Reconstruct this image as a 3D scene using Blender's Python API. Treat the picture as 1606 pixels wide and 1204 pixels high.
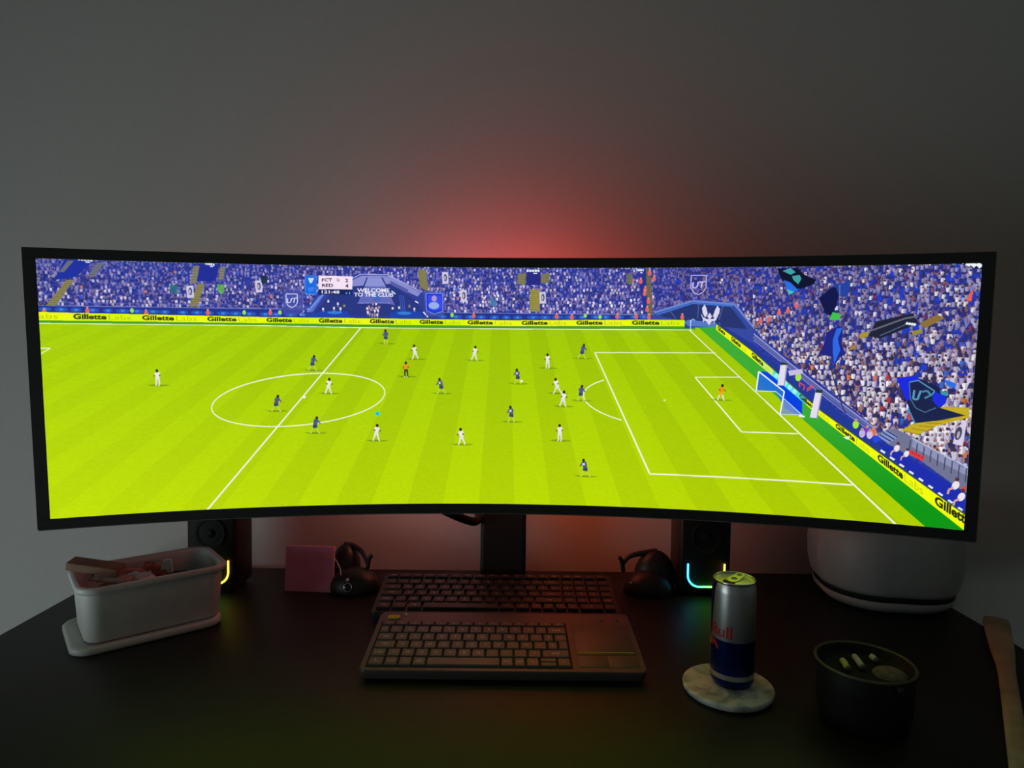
import bpy, bmesh, math, random
import numpy as np
from mathutils import Vector, Matrix, Euler

for o in list(bpy.data.objects):
    bpy.data.objects.remove(o, do_unlink=True)
scene = bpy.context.scene
COL = scene.collection
random.seed(7)
RNG = np.random.default_rng(11)
PI = math.pi

# ------------------------------------------------------------------ camera
# z = 0 is the desk top, +y points to the wall behind the monitor
cam_data = bpy.data.cameras.new('camera')
cam = bpy.data.objects.new('camera', cam_data)
COL.objects.link(cam)
CAM = Vector((0.00718, -0.92368, 0.41755))
PITCH, YAW, ROLL = 0.04758, 0.00383, 0.01184
fwd = Vector((math.sin(YAW) * math.cos(PITCH), math.cos(YAW) * math.cos(PITCH), -math.sin(PITCH)))
rgt = Vector((math.cos(YAW), -math.sin(YAW), 0))
upv = rgt.cross(fwd)
r2 = rgt * math.cos(ROLL) + upv * math.sin(ROLL)
u2 = upv * math.cos(ROLL) - rgt * math.sin(ROLL)
cam.matrix_world = Matrix(((r2.x, u2.x, -fwd.x, CAM.x), (r2.y, u2.y, -fwd.y, CAM.y), (r2.z, u2.z, -fwd.z, CAM.z), (0, 0, 0, 1)))
cam_data.sensor_fit = 'HORIZONTAL'
cam_data.sensor_width = 36.0
cam_data.lens = 1028.277 / 1606.0 * 36.0
cam_data.clip_start = 0.02
scene.camera = cam

# ------------------------------------------------------------------ world, daylight, exposure
world = bpy.data.worlds.new('world')
scene.world = world
world.use_nodes = True
world.node_tree.nodes['Background'].inputs[0].default_value = (0.55, 0.66, 0.78, 1)
world.node_tree.nodes['Background'].inputs[1].default_value = 0.25
# daylight that comes through the window in the left wall (curtained, so dim)
sun_win = bpy.data.lights.new('window_daylight', 'AREA')
sun_win.shape = 'RECTANGLE'
sun_win.size = 1.0
sun_win.size_y = 1.0
sun_win.energy = 11.0
sun_win.color = (0.84, 0.98, 0.97)
win_light = bpy.data.objects.new('window_daylight', sun_win)
COL.objects.link(win_light)
win_light.location = (-1.745, -1.0, -0.12)
win_light.rotation_euler = (PI / 2, 0, -PI / 2)
scene.view_settings.view_transform = 'Standard'
scene.view_settings.look = 'None'
scene.view_settings.exposure = 0.0
scene.view_settings.gamma = 1.0
scene.view_settings.use_curve_mapping = False

# ------------------------------------------------------------------ helpers
def tag(o, label=None, cat=None, group=None, kind=None):
    if label: o['label'] = label
    if cat: o['category'] = cat
    if group: o['group'] = group
    if kind: o['kind'] = kind
    return o

def empty(name, loc=(0, 0, 0), rot=(0, 0, 0)):
    o = bpy.data.objects.new(name, None)
    o.empty_display_size = 0.03
    o.location = loc
    o.rotation_euler = rot
    COL.objects.link(o)
    return o

def link(name, me, mat=None, parent=None, loc=(0, 0, 0), rot=(0, 0, 0)):
    o = bpy.data.objects.new(name, me)
    if mat is not None and not me.materials:
        me.materials.append(mat)
    COL.objects.link(o)
    o.location = loc
    o.rotation_euler = rot
    if parent is not None:
        o.parent = parent
    return o

def mesh(name, verts, faces, smooth=False):
    me = bpy.data.meshes.new(name)
    me.from_pydata([tuple(v) for v in verts], [], faces)
    bm = bmesh.new(); bm.from_mesh(me)
    bmesh.ops.recalc_face_normals(bm, faces=bm.faces)
    bm.to_mesh(me); bm.free()
    if smooth:
        me.polygons.foreach_set('use_smooth', [True] * len(me.polygons))
    return me

def box_mesh(name, x0, x1, y0, y1, z0, z1, bevel=0.0, seg=2):
    bm = bmesh.new()
    bmesh.ops.create_cube(bm, size=1.0)
    for v in bm.verts:
        v.co = Vector(((x0 + x1) / 2 + v.co.x * (x1 - x0), (y0 + y1) / 2 + v.co.y * (y1 - y0), (z0 + z1) / 2 + v.co.z * (z1 - z0)))
    if bevel > 0:
        bmesh.ops.bevel(bm, geom=list(bm.edges), offset=bevel, segments=seg, profile=0.5, affect='EDGES')
    me = bpy.data.meshes.new(name)
    bm.to_mesh(me); bm.free()
    if bevel > 0:
        me.polygons.foreach_set('use_smooth', [True] * len(me.polygons))
    return me

def box(name, x0, x1, y0, y1, z0, z1, mat, parent=None, bevel=0.0, seg=2, **k):
    return link(name, box_mesh(name, x0, x1, y0, y1, z0, z1, bevel, seg), mat, parent, **k)

def lathe_mesh(name, prof, n=48, close=False):
    verts, faces = [], []
    for r, z in prof:
        for i in range(n):
            a = 2 * PI * i / n
            verts.append((r * math.cos(a), r * math.sin(a), z))
    m = len(prof)
    for j in range(m - 1 if not close else m):
        for i in range(n):
            k = (i + 1) % n
            j2 = (j + 1) % m
            faces.append((j * n + i, j * n + k, j2 * n + k, j2 * n + i))
    me = mesh(name, verts, faces, True)
    bm = bmesh.new(); bm.from_mesh(me)
    bmesh.ops.remove_doubles(bm, verts=bm.verts, dist=1e-6)
    bmesh.ops.recalc_face_normals(bm, faces=bm.faces)
    bm.to_mesh(me); bm.free()
    me.polygons.foreach_set('use_smooth', [True] * len(me.polygons))
    return me

def smooth_path(pts, n=6):
    P = [Vector(p) for p in pts]
    out = []
    for i in range(len(P) - 1):
        p0, p1, p2, p3 = P[max(i - 1, 0)], P[i], P[i + 1], P[min(i + 2, len(P) - 1)]
        for k in range(n):
            t = k / n
            out.append(0.5 * ((2 * p1) + (p2 - p0) * t + (2 * p0 - 5 * p1 + 4 * p2 - p3) * t * t + (3 * p1 - p0 - 3 * p2 + p3) * t ** 3))
    out.append(P[-1])
    return out

def tube_mesh(name, path, rad, n=10, caps=True):
    rads = rad if isinstance(rad, (list, tuple)) else [rad] * len(path)
    verts, faces = [], []
    up = Vector((0.0, 0.0, 1.0))
    prev = None
    for i, p in enumerate(path):
        t = (path[min(i + 1, len(path) - 1)] - path[max(i - 1, 0)]).normalized()
        if prev is None:
            a = t.cross(up)
            if a.length < 0.05: a = t.cross(Vector((1, 0, 0)))
            a.normalize()
        else:
            a = (prev - t * prev.dot(t)).normalized()
        prev = a
        b = t.cross(a)
        for k in range(n):
            w = 2 * PI * k / n
            verts.append(p + (a * math.cos(w) + b * math.sin(w)) * rads[i])
    for i in range(len(path) - 1):
        for k in range(n):
            q = (k + 1) % n
            faces.append((i * n + k, i * n + q, (i + 1) * n + q, (i + 1) * n + k))
    if caps:
        faces.append(tuple(range(n)))
        faces.append(tuple((len(path) - 1) * n + k for k in range(n)))
    return mesh(name, verts, faces, True)

def rrect(w, d, r, n=6, cx=0.0, cy=0.0):
    pts = []
    for sx, sy, a0 in ((1, 1, 0), (-1, 1, PI / 2), (-1, -1, PI), (1, -1, 1.5 * PI)):
        for k in range(n + 1):
            a = a0 + PI / 2 * k / n
            pts.append((cx + sx * (w / 2 - r) + r * math.cos(a), cy + sy * (d / 2 - r) + r * math.sin(a)))
    return pts

def loft_mesh(name, rings, cap0=True, cap1=True, smooth=True):
    """rings: list of equally long lists of 3-D points."""
    n = len(rings[0])
    verts = [p for r in rings for p in r]
    faces = []
    for j in range(len(rings) - 1):
        for i in range(n):
            k = (i + 1) % n
            faces.append((j * n + i, j * n + k, (j + 1) * n + k, (j + 1) * n + i))
    if cap0: faces.append(tuple(range(n)))
    if cap1: faces.append(tuple((len(rings) - 1) * n + i for i in range(n)))
    return mesh(name, verts, faces, smooth)

def autosmooth(o, angle=35):
    me = o.data
    me.polygons.foreach_set('use_smooth', [True] * len(me.polygons))
    bm = bmesh.new(); bm.from_mesh(me)
    for e in bm.edges:
        if len(e.link_faces) == 2 and e.calc_face_angle(0) > math.radians(angle):
            e.smooth = False
    bm.to_mesh(me); bm.free()
    return o

def mat(name, col, rough=0.5, metal=0.0, var=0.12, scale=60.0, bump=0.0, spec=0.5, coat=0.0, emit=None, estr=0.0, trans=0.0):
    m = bpy.data.materials.new(name)
    m.use_nodes = True
    nt = m.node_tree
    b = nt.nodes['Principled BSDF']
    b.inputs['Roughness'].default_value = rough
    b.inputs['Metallic'].default_value = metal
    b.inputs['Specular IOR Level'].default_value = spec
    b.inputs['Coat Weight'].default_value = coat
    b.inputs['Transmission Weight'].default_value = trans
    tc = nt.nodes.new('ShaderNodeTexCoord')
    nz = nt.nodes.new('ShaderNodeTexNoise')
    nz.inputs['Scale'].default_value = scale
    nz.inputs['Detail'].default_value = 4
    nt.links.new(tc.outputs['Object'], nz.inputs['Vector'])
    rp = nt.nodes.new('ShaderNodeValToRGB')
    rp.color_ramp.elements[0].position = 0.3
    rp.color_ramp.elements[1].position = 0.7
    rp.color_ramp.elements[0].color = tuple(c * (1 - var) for c in col) + (1,)
    rp.color_ramp.elements[1].color = tuple(min(1, c * (1 + var)) for c in col) + (1,)
    nt.links.new(nz.outputs['Fac'], rp.inputs['Fac'])
    nt.links.new(rp.outputs['Color'], b.inputs['Base Color'])
    if bump > 0:
        bp = nt.nodes.new('ShaderNodeBump')
        bp.inputs['Strength'].default_value = bump
        bp.inputs['Distance'].default_value = 0.002
        nt.links.new(nz.outputs['Fac'], bp.inputs['Height'])
        nt.links.new(bp.outputs['Normal'], b.inputs['Normal'])
    if emit is not None:
        b.inputs['Emission Color'].default_value = tuple(emit) + (1,)
        b.inputs['Emission Strength'].default_value = estr
    return m

M = {}
M['wall'] = mat('wall_paint', (0.50, 0.50, 0.49), 0.9, var=0.03, scale=300, bump=0.05, spec=0.2)
M['ceiling'] = mat('ceiling_paint', (0.55, 0.55, 0.54), 0.9, var=0.03, spec=0.2)
M['floor'] = mat('floor_wood', (0.12, 0.08, 0.05), 0.5, var=0.3, scale=8)
M['desk'] = mat('desk_black', (0.011, 0.0105, 0.008), 0.50, var=0.2, scale=40, bump=0.03, spec=0.36)
M['black'] = mat('black_plastic', (0.012, 0.012, 0.012), 0.45, var=0.1)
M['matte'] = mat('black_matte', (0.008, 0.008, 0.008), 0.7, var=0.1, spec=0.3)
M['gloss'] = mat('black_gloss', (0.006, 0.006, 0.006), 0.12, var=0.1)
M['edge'] = mat('grey_edge', (0.16, 0.17, 0.16), 0.3, metal=0.7, var=0.05)
M['kbody'] = mat('keyboard_body', (0.065, 0.063, 0.058), 0.36, var=0.08)
M['key'] = mat('key_plastic', (0.085, 0.085, 0.078), 0.40, var=0.08)
M['kbody2'] = mat('rear_keyboard_body', (0.014, 0.013, 0.013), 0.45, var=0.08)
M['key2'] = mat('rear_key_plastic', (0.018, 0.017, 0.017), 0.4, var=0.08)
M['legend'] = mat('legend_print', (0.55, 0.55, 0.52), 0.6, var=0.02)
M['yellow'] = mat('yellow_plastic', (0.62, 0.50, 0.03), 0.4, var=0.06)
M['white'] = mat('white_plastic', (0.62, 0.62, 0.60), 0.45, var=0.04)
M['grey'] = mat('pale_grey_plastic', (0.34, 0.34, 0.34), 0.5, var=0.04)
M['pink'] = mat('pink_paper', (0.74, 0.26, 0.42), 0.85, var=0.05)
M['brown'] = mat('brown_card', (0.22, 0.11, 0.06), 0.7, var=0.2)
M['redpack'] = mat('red_wrapper', (0.36, 0.07, 0.04), 0.5, var=0.2)
M['pinkpack'] = mat('pinkish_wrapper', (0.42, 0.25, 0.22), 0.5, var=0.15)
M['clear'] = mat('silver_wrapper', (0.45, 0.45, 0.43), 0.3, metal=0.3, var=0.2)
M['steel'] = mat('steel', (0.6, 0.6, 0.6), 0.25, metal=1.0, var=0.05)
M['wood'] = mat('pale_wood', (0.46, 0.36, 0.19), 0.6, var=0.25, scale=25)
M['butt'] = mat('pale_stub', (0.55, 0.55, 0.50), 0.7, var=0.1)
M['butty'] = mat('yellow_stub', (0.60, 0.62, 0.22), 0.7, var=0.1)
M['ash'] = mat('tan_crumble', (0.16, 0.13, 0.09), 0.9, var=0.4, scale=200, bump=0.4)

# ------------------------------------------------------------------ text outlines as triangles
TEXT = {}
def prepare_text(items):
    objs = []
    for s, off in items:
        cu = bpy.data.curves.new('t', 'FONT')
        cu.body = s
        cu.offset = off
        cu.resolution_u = 3
        o = bpy.data.objects.new('t', cu)
        COL.objects.link(o)
        objs.append((s, off, o, cu))
    bpy.context.view_layer.update()
    dg = bpy.context.evaluated_depsgraph_get()
    for s, off, o, cu in objs:
        ev = o.evaluated_get(dg)
        me = ev.to_mesh()
        me.calc_loop_triangles()
        v = np.array([x.co[:2] for x in me.vertices], float).reshape(-1, 2)
        t = np.array([list(x.vertices) for x in me.loop_triangles], int).reshape(-1, 3)
        ev.to_mesh_clear()
        if len(v):
            v = v - v.min(0)
        TEXT[(s, off)] = (v, t)
    for s, off, o, cu in objs:
        bpy.data.objects.remove(o, do_unlink=True)
        bpy.data.curves.remove(cu)

# ------------------------------------------------------------------ the picture shown on the screen (a 1920 x 540 frame of a match)
SS = 2
PW, PH = 1920, 540
CAN = np.zeros((PH * SS, PW * SS, 3), np.float32)

def rgb(*c):
    return np.array(c, np.float32) / 255.0

def poly(pts, c, a=1.0):
    p = np.asarray(pts, float) * SS
    x0, y0 = np.floor(p.min(0)).astype(int); x1, y1 = np.ceil(p.max(0)).astype(int) + 1
    x0, y0 = max(x0, 0), max(y0, 0); x1, y1 = min(x1, PW * SS), min(y1, PH * SS)
    if x1 <= x0 or y1 <= y0: return
    xs = np.arange(x0, x1) + 0.5
    ys = (np.arange(y0, y1) + 0.5)[:, None]
    m = np.zeros((y1 - y0, x1 - x0), bool)
    n = len(p)
    for i in range(n):
        (ax, ay), (bx, by) = p[i], p[(i + 1) % n]
        if ay == by: continue
        cond = (ys >= min(ay, by)) & (ys < max(ay, by))
        m ^= cond & (xs[None, :] < ax + (ys - ay) * (bx - ax) / (by - ay))
    sub = CAN[y0:y1, x0:x1]
    c = np.asarray(c, np.float32)
    sub[m] = sub[m] * (1 - a) + c * a

def rect(x, y, w, h, c, a=1.0):
    x0, x1 = int(round(x * SS)), int(round((x + w) * SS)); y0, y1 = int(round(y * SS)), int(round((y + h) * SS))
    x0, y0 = max(x0, 0), max(y0, 0)
    if x1 > x0 and y1 > y0:
        s = CAN[y0:y1, x0:x1]
        s[:] = s * (1 - a) + np.asarray(c, np.float32) * a

def seg(a, b, w, c, al=1.0, w2=None):
    a, b = np.asarray(a, float), np.asarray(b, float)
    d = b - a
    L = np.hypot(*d)
    if L < 1e-6: return
    nrm = np.array([-d[1], d[0]]) / L / 2
    w2 = w if w2 is None else w2
    poly([a + nrm * w, b + nrm * w2, b - nrm * w2, a - nrm * w], c, al)

def path(pts, w, c, al=1.0, closed=False):
    n = len(pts)
    for i in range(n if closed else n - 1):
        seg(pts[i], pts[(i + 1) % n], w, c, al)

def ell(cx, cy, rx, ry, c, a=1.0, n=14, rot=0.0):
    t = np.linspace(0, 2 * PI, n, endpoint=False)
    X, Y = rx * np.cos(t), ry * np.sin(t)
    poly(np.stack([cx + X * math.cos(rot) - Y * math.sin(rot), cy + X * math.sin(rot) + Y * math.cos(rot)], 1), c, a)

def text(s, off, quad, c, a=1.0):
    """quad: top-left, top-right, bottom-right, bottom-left in picture coordinates."""
    v, t = TEXT[(s, off)]
    w, h = v.max(0)
    q = np.asarray(quad, float)
    fx = (v[:, 0] / w)[:, None]; fy = 1 - (v[:, 1] / h)[:, None]
    P = (q[0] * (1 - fx) + q[1] * fx) * (1 - fy) + (q[3] * (1 - fx) + q[2] * fx) * fy
    for tri in t:
        poly(P[tri], c, a)

def interp(pl, u):
    pl = np.asarray(pl, float)
    return np.array([u, np.interp(u, pl[:, 0], pl[:, 1])])

prepare_text([('Gillette', 0.035), ('Labs', -0.008), ('WELCOME', 0.03), ('TO THE CLUB', 0.03), ('FCT', 0.015), ('RED', 0.015),
              ('2', 0.02), ('4', 0.02), ('121:48', 0.03), ('+1', 0.02), ('UT', 0.03),
              ('Bull', 0.02), ('Red', 0.02)] + [(s, 0.0) for s in 'ABCDEFGHIJKLMNOPQRSTUVWXYZ0123456789'] +
             [(s, 0.0) for s in ('esc', 'del', 'tab', 'caps', 'shift', 'ctrl', 'fn', 'alt', 'alt gr', 'back', 'enter', '*', '<', '>', '^', '$', ',', ';', ':', '!', '=', ')', 'end', '/', '-', '+', '.', 'F1')])

# --- stand behind the far touchline: seats and crowd
YY = np.arange(PH * SS)[:, None] / SS
XX = np.arange(PW * SS)[None, :] / SS
base = np.zeros_like(CAN)
CAN[:] = rgb(44, 58, 158)
seats = RNG.random((PH * SS // 6 + 1, PW * SS // 8 + 1))
seats = np.kron(seats, np.ones((6, 8)))[:PH * SS, :PW * SS]
CAN += ((seats - 0.5) * 0.16)[..., None] * np.array([0.5, 0.6, 1.3], np.float32)

FARPAL = [rgb(196, 192, 226), rgb(150, 150, 214), rgb(92, 96, 180), rgb(58, 58, 130), rgb(46, 52, 150), rgb(214, 208, 232), rgb(110, 100, 160), rgb(60, 96, 214), rgb(128, 120, 190)]
FARW = np.array([.18, .13, .16, .14, .14, .10, .08, .04, .03]); FARW /= FARW.sum()
NEARPAL = [rgb(232, 228, 240), rgb(214, 208, 232), rgb(176, 164, 200), rgb(120, 100, 140), rgb(60, 54, 100), rgb(44, 44, 120), rgb(36, 60, 190), rgb(150, 110, 110), rgb(186, 60, 70), rgb(210, 120, 80), rgb(70, 110, 210)]
NEARW = np.array([.36, .20, .09, .05, .09, .06, .05, .04, .015, .015, .03]); NEARW /= NEARW.sum()

def fan(x, y, s, shirt, k, skin):
    """one spectator, feet at (x, y), s tall"""
    w = s * 0.34
    leg = rgb(44, 46, 96) if k % 3 else rgb(126, 120, 160)
    if s < 14.5:
        rect(x - w * 0.38, y - s * 0.38, w * 0.76, s * 0.38, leg)
        rect(x - w / 2, y - s * 0.80, w, s * 0.46, shirt)
        if k % 4 == 0:
            rect(x - w * 0.8, y - s * 0.95, w * 0.3, s * 0.3, skin)
            rect(x + w * 0.5, y - s * 0.95, w * 0.3, s * 0.3, skin)
        elif k % 4 == 1:
            rect(x - w * 0.72, y - s * 0.72, w * 0.24, s * 0.3, skin)
        rect(x - w * 0.24, y - s, w * 0.48, s * 0.20, skin * 0.5 if k % 2 else skin)
        return
    j = (k % 5 - 2) * s * 0.035
    poly([(x - w * .34, y - s * .42), (x + w * .36, y - s * .42), (x + w * .30 + j, y), (x - w * .32 + j, y)], leg)
    poly([(x - w * .52 - j, y - s * .80), (x - w * .2 - j, y - s * .85), (x + w * .25 - j, y - s * .85), (x + w * .55 - j, y - s * .78), (x + w * .40, y - s * .38), (x - w * .40, y - s * .38)], shirt)
    poly([(x + w * .1, y - s * .8), (x + w * .55 - j, y - s * .78), (x + w * .40, y - s * .38), (x + w * .15, y - s * .38)], shirt * .80)
    if k % 4 == 0:
        seg((x - w * .5 - j, y - s * .78), (x - w * .8 - j, y - s * 1.02), w * .2, skin); seg((x + w * .5 - j, y - s * .78), (x + w * .85 - j, y - s * 1.0), w * .2, skin)
    elif k % 4 == 1:
        seg((x - w * .5 - j, y - s * .76), (x - w * .75, y - s * .48), w * .2, skin)
    elif k % 4 == 2:
        seg((x + w * .5 - j, y - s * .76), (x + w * .8, y - s * .52), w * .22, shirt)
    ell(x - j, y - s * .92, w * .25, s * .10, skin * (.42 if k % 3 else .9), 1, 8)

v = -3.0
while v < 108:
    s = 12.0 + v * 0.02
    u = RNG.random() * 6 - 4
    while u < 1470:
        if RNG.random() < 0.86:
            c = FARPAL[RNG.choice(len(FARPAL), p=FARW)] * (0.82 + 0.25 * RNG.random())
            if 960 > u > 690 or 1000 < u < 1290: c = c * 1.08
            if u > 1290: c = c * 0.5 + rgb(46, 50, 160) * 0.5
            hi = np.clip((62 - v) / 60, 0, 1) * (.55 if u < 420 else .25)
            c = c * (1 - hi) + rgb(48, 66, 178) * hi
            if RNG.random() < 0.006: c = rgb(206, 124, 110)
            if u < 110: s = 15.0 - u * .02
            else: s = 12.0 + v * .02
            fan(u, v + s * 0.8 + RNG.normal() * 0.8, s, np.clip(c, 0, 1), int(RNG.integers(12)), rgb(150, 120, 160))
        u += 5.8 + RNG.random() * 3.2
    v += 7.0

# stairways and openings in the far stand
STAIR = rgb(140, 134, 84)
def stairs(q, n, c=STAIR):
    a, b, d, e = [np.asarray(p, float) for p in q]    # top-left, top-right, bottom-right, bottom-left
    poly(q, c)
    for k in range(n):
        t = (k + 0.7) / n
        seg(a + (e - a) * t, b + (d - b) * t, 1.1, c * 0.72)
poly([(52.6, -4.8), (106.3, -5.4), (70.1, 35.0), (30.2, 42.6)], rgb(30, 48, 160))
stairs([(51.6, 42.0), (65.2, 41.6), (31.1, 94.6), (13.3, 94.8)], 12)
stairs([(55.6, 2.9), (66.9, 2.5), (47.8, 26.5), (38.8, 26.8)], 6, rgb(112, 116, 130))
stairs([(105.8, 6.4), (122.1, 5.9), (101.1, 35.4), (89.5, 35.8)], 6, rgb(112, 116, 130))
poly([(300.0, 0.7), (344.5, 1.0), (334.4, 38.1), (296.2, 38.9)], rgb(32, 44, 150))
stairs([(291.0, 6.4), (303.6, 6.1), (296.0, 44.3), (283.4, 44.6)], 6, rgb(130, 128, 110))
stairs([(344.3, 7.8), (355.9, 7.5), (350.0, 35.0), (339.7, 35.2)], 5, rgb(130, 128, 110))
stairs([(298.6, 44.2), (311.3, 44.0), (297.0, 93.5), (279.2, 93.7)], 10)
stairs([(765.3, 6.0), (783.7, 5.8), (789.1, 54.1), (770.7, 45.7)], 10)
poly([(1008.2, 4.2), (1039.5, 4.1), (1039.8, 38.1), (1008.5, 38.3)], rgb(38, 42, 130))
stairs([(988.4, 12.8), (1006.9, 12.7), (1005.6, 36.9), (987.1, 37.0)], 5, rgb(128, 128, 90))
stairs([(1041.0, 12.6), (1059.4, 12.5), (1058.2, 33.8), (1039.8, 33.9)], 5, rgb(128, 128, 90))
stairs([(1015.7, 48.2), (1037.1, 48.1), (1039.0, 98.0), (1016.2, 98.2)], 12, rgb(158, 148, 70))
stairs([(1228.0, 12.4), (1240.5, 12.5), (1242.5, 37.7), (1229.9, 34.9)], 5, rgb(110, 115, 100))
poly([(1252.8, 4.1), (1277.6, 2.8), (1282.8, 103.8), (1269.0, 103.9)], rgb(40, 50, 140))
stairs([(1270.7, 4.2), (1280.3, 4.2), (1288.4, 105.2), (1275.9, 105.3)], 18, rgb(112, 106, 82))
# bright lettering of the lit signs above the openings
for (x, y, w) in ((1, 0, 0),):
    pass
for q in (((73.9, -0.3), (101.4, 1.3)), ((315.1, 1.7), (334.2, 3.9)), ((1008.2, 7.0), (1038.1, 6.9)), ((1250.0, 5.5), (1266.6, 5.5))):
    (xa, ya), (xb, yb) = q
    n = 5
    for k in range(n):
        rect(xa + (xb - xa) * k / n, ya + (yb - ya) * k / n - 3, (xb - xa) / n * 0.8, 5, rgb(236, 244, 250))
    rect(xa + (xb - xa) * 0.5, ya + 4, (xb - xa) * 0.3, 2.5, rgb(225, 238, 250))

# portrait banners held by the crowd
def banner(x, y, w, h):
    poly([(x, y), (x + w, y - 1), (x + w + 1, y + h), (x + 1, y + h + 1)], rgb(206, 200, 226))
    ell(x + w * .55, y + h * .48, w * .26, h * .32, rgb(52, 48, 90))
    ell(x + w * .50, y + h * .50, w * .16, h * .22, rgb(186, 178, 206))
for (x, y) in ((275.7, 48.8), (415.1, 35.2), (819.1, 11.2), (860.2, 50.6), (1037.1, 53.8)):
    banner(x, y, 14, 25)
for (p, c) in (((243.4, 45.4), rgb(36, 110, 130)), ((336.8, 43.5), rgb(90, 180, 80)), ((426.0, 22.5), rgb(24, 44, 70)), ((925.9, 67.3), rgb(60, 120, 170))):
    poly([(p[0], p[1]), (p[0] + 16, p[1] + 3), (p[0] + 13, p[1] + 22), (p[0] + 2, p[1] + 17)], c, .85)

# rail and blue perimeter boards
FTOP = [(-2, 95), (440, 96), (829, 101), (1255, 103), (1300, 103)]
ATOP = [(-2, 108), (440, 114), (687, 115), (972, 117), (1255, 114), (1356, 114)]
ABOT = [(-2, 125), (440, 127.5), (687, 129.2), (972, 130), (1255, 128), (1357, 128)]
poly(FTOP + ATOP[:-1][::-1], rgb(34, 50, 140))
path(FTOP, 1.4, rgb(120, 130, 205))
path([(x, y - 7) for x, y in FTOP], 1.0, rgb(110, 120, 200), .8)
for k in range(46):
    u = 8 + k * 28 + RNG.random() * 8
    if 520 < u < 800: continue
    yy = interp(ATOP, u)[1] - 6
    ell(u, yy, 9 + 6 * RNG.random(), 4.5, rgb(40, 110, 225), .6)
    ell(u, yy, 4, 2.2, rgb(90, 170, 245), .6)

# the building with the tunnel, and the two translucent panels
poly([(517.9, 109.2), (549.0, 52.5), (622.4, 19.2), (632.2, 16.2), (696.3, 16.8), (774.9, 54.2), (783.4, 71.2), (811.7, 113.9)], rgb(48, 62, 150))
poly([(534.3, 107.6), (576.2, 62.0), (622.2, 38.9), (704.5, 37.9), (757.8, 71.5), (786.0, 111.3)], rgb(40, 54, 130))
poly([(622.3, 30.4), (643.2, 20.3), (704.7, 20.9), (772.1, 57.1), (765.0, 65.7), (704.5, 37.9), (620.7, 44.6)], rgb(136, 140, 206))
path([(620.9, 27.6), (640.5, 17.5), (699.1, 18.1), (774.9, 55.6)], 2.2, rgb(168, 174, 228))
poly([(704.6, 30.8), (743.8, 50.2), (743.8, 58.8), (704.5, 39.3)], rgb(86, 92, 168))
poly([(631.3, 84.0), (651.5, 30.0), (687.8, 29.6), (718.2, 86.1), (692.9, 80.6), (659.2, 80.9)], rgb(96, 104, 184))
poly([(654.3, 27.2), (685.0, 26.8), (696.0, 43.6), (648.5, 44.2)], rgb(140, 146, 214))
path([(654.3, 24.4), (631.3, 82.6), (659.1, 89.5)], 2.4, rgb(34, 44, 112))
path([(686.4, 23.9), (716.8, 86.1)], 2.4, rgb(34, 44, 112))
path([(631.3, 81.2), (704.1, 80.5)], 1.6, rgb(130, 140, 214))
poly([(520.8, 102.1), (548.7, 66.6), (562.5, 62.2), (534.4, 102.0)], rgb(82, 112, 206))
path([(523.5, 102.1), (557.0, 63.7)], 2.0, rgb(130, 160, 236))
for k in range(3):
    path([(725.4 + 4.24 * k, 63.2 + -0.04 * k), (727.9 + 4.25 * k, 100.3 + -0.04 * k)], 1.2, rgb(70, 110, 220))
ell(*(674.7, 69.4), 9, 8, rgb(60, 100, 190), .7)
poly([(526.1, 107.7), (561.9, 98.9), (610.2, 99.9), (616.9, 114.0), (526.0, 114.8)], rgb(30, 66, 170))
poly([(703.9, 103.3), (718.1, 97.5), (771.9, 98.5), (781.8, 114.2), (703.8, 114.7)], rgb(30, 66, 170))
ell(*(582.5, 102.9), 16, 3.5, rgb(60, 140, 220), .8)
ell(*(735.0, 103.1), 16, 3.5, rgb(60, 140, 220), .8)
for (x, y) in [(RNG.uniform(575, 600), RNG.uniform(478, 494)) for _ in range(36)]:
    pass
CROWD_T = [(653.4, 95.2), (657.7, 90.9), (661.8, 98.0), (666.1, 92.2), (670.2, 100.7), (673.1, 93.6), (677.2, 99.3), (658.9, 106.5), (664.5, 109.3), (670.1, 109.3), (680.1, 92.1), (654.7, 103.7), (675.7, 109.3), (666.2, 85.1), (673.2, 85.1)]
for (x, y) in CROWD_T:
    fan(x, y + 5, 12, [rgb(226, 214, 232), rgb(236, 230, 240), rgb(160, 140, 170)][int(RNG.integers(3))], int(RNG.integers(12)), rgb(190, 130, 130))
for (x, y) in ((557.7, 98.9), (569.0, 81.9), (581.2, 97.3), (595.0, 98.6), (603.4, 91.4), (709.6, 96.1), (723.7, 94.6), (746.4, 91.5), (757.7, 97.2), (589.6, 87.3)):
    fan(x, y + 3, 12, rgb(226, 226, 238) if RNG.random() < .7 else rgb(140, 140, 110), int(RNG.integers(12)), rgb(140, 120, 90))
text('WELCOME', .03, [(631.7, 48.6), (703.0, 47.8), (702.9, 57.0), (631.6, 57.8)], rgb(240, 240, 250))
text('TO THE CLUB', .03, [(624.7, 58.3), (711.4, 57.7), (711.3, 66.9), (624.5, 67.1)], rgb(240, 240, 250))
seg((707.2, 53.5), (715.6, 60.5), 2.6, rgb(236, 238, 250))
seg((759.2, 75.7), (766.3, 79.9), 2.8, rgb(236, 238, 250))
seg((777.6, 99.9), (787.5, 111.2), 3.0, rgb(236, 238, 250))
seg((508.4, 109.3), (516.7, 99.3), 3.0, rgb(226, 238, 200))

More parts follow.
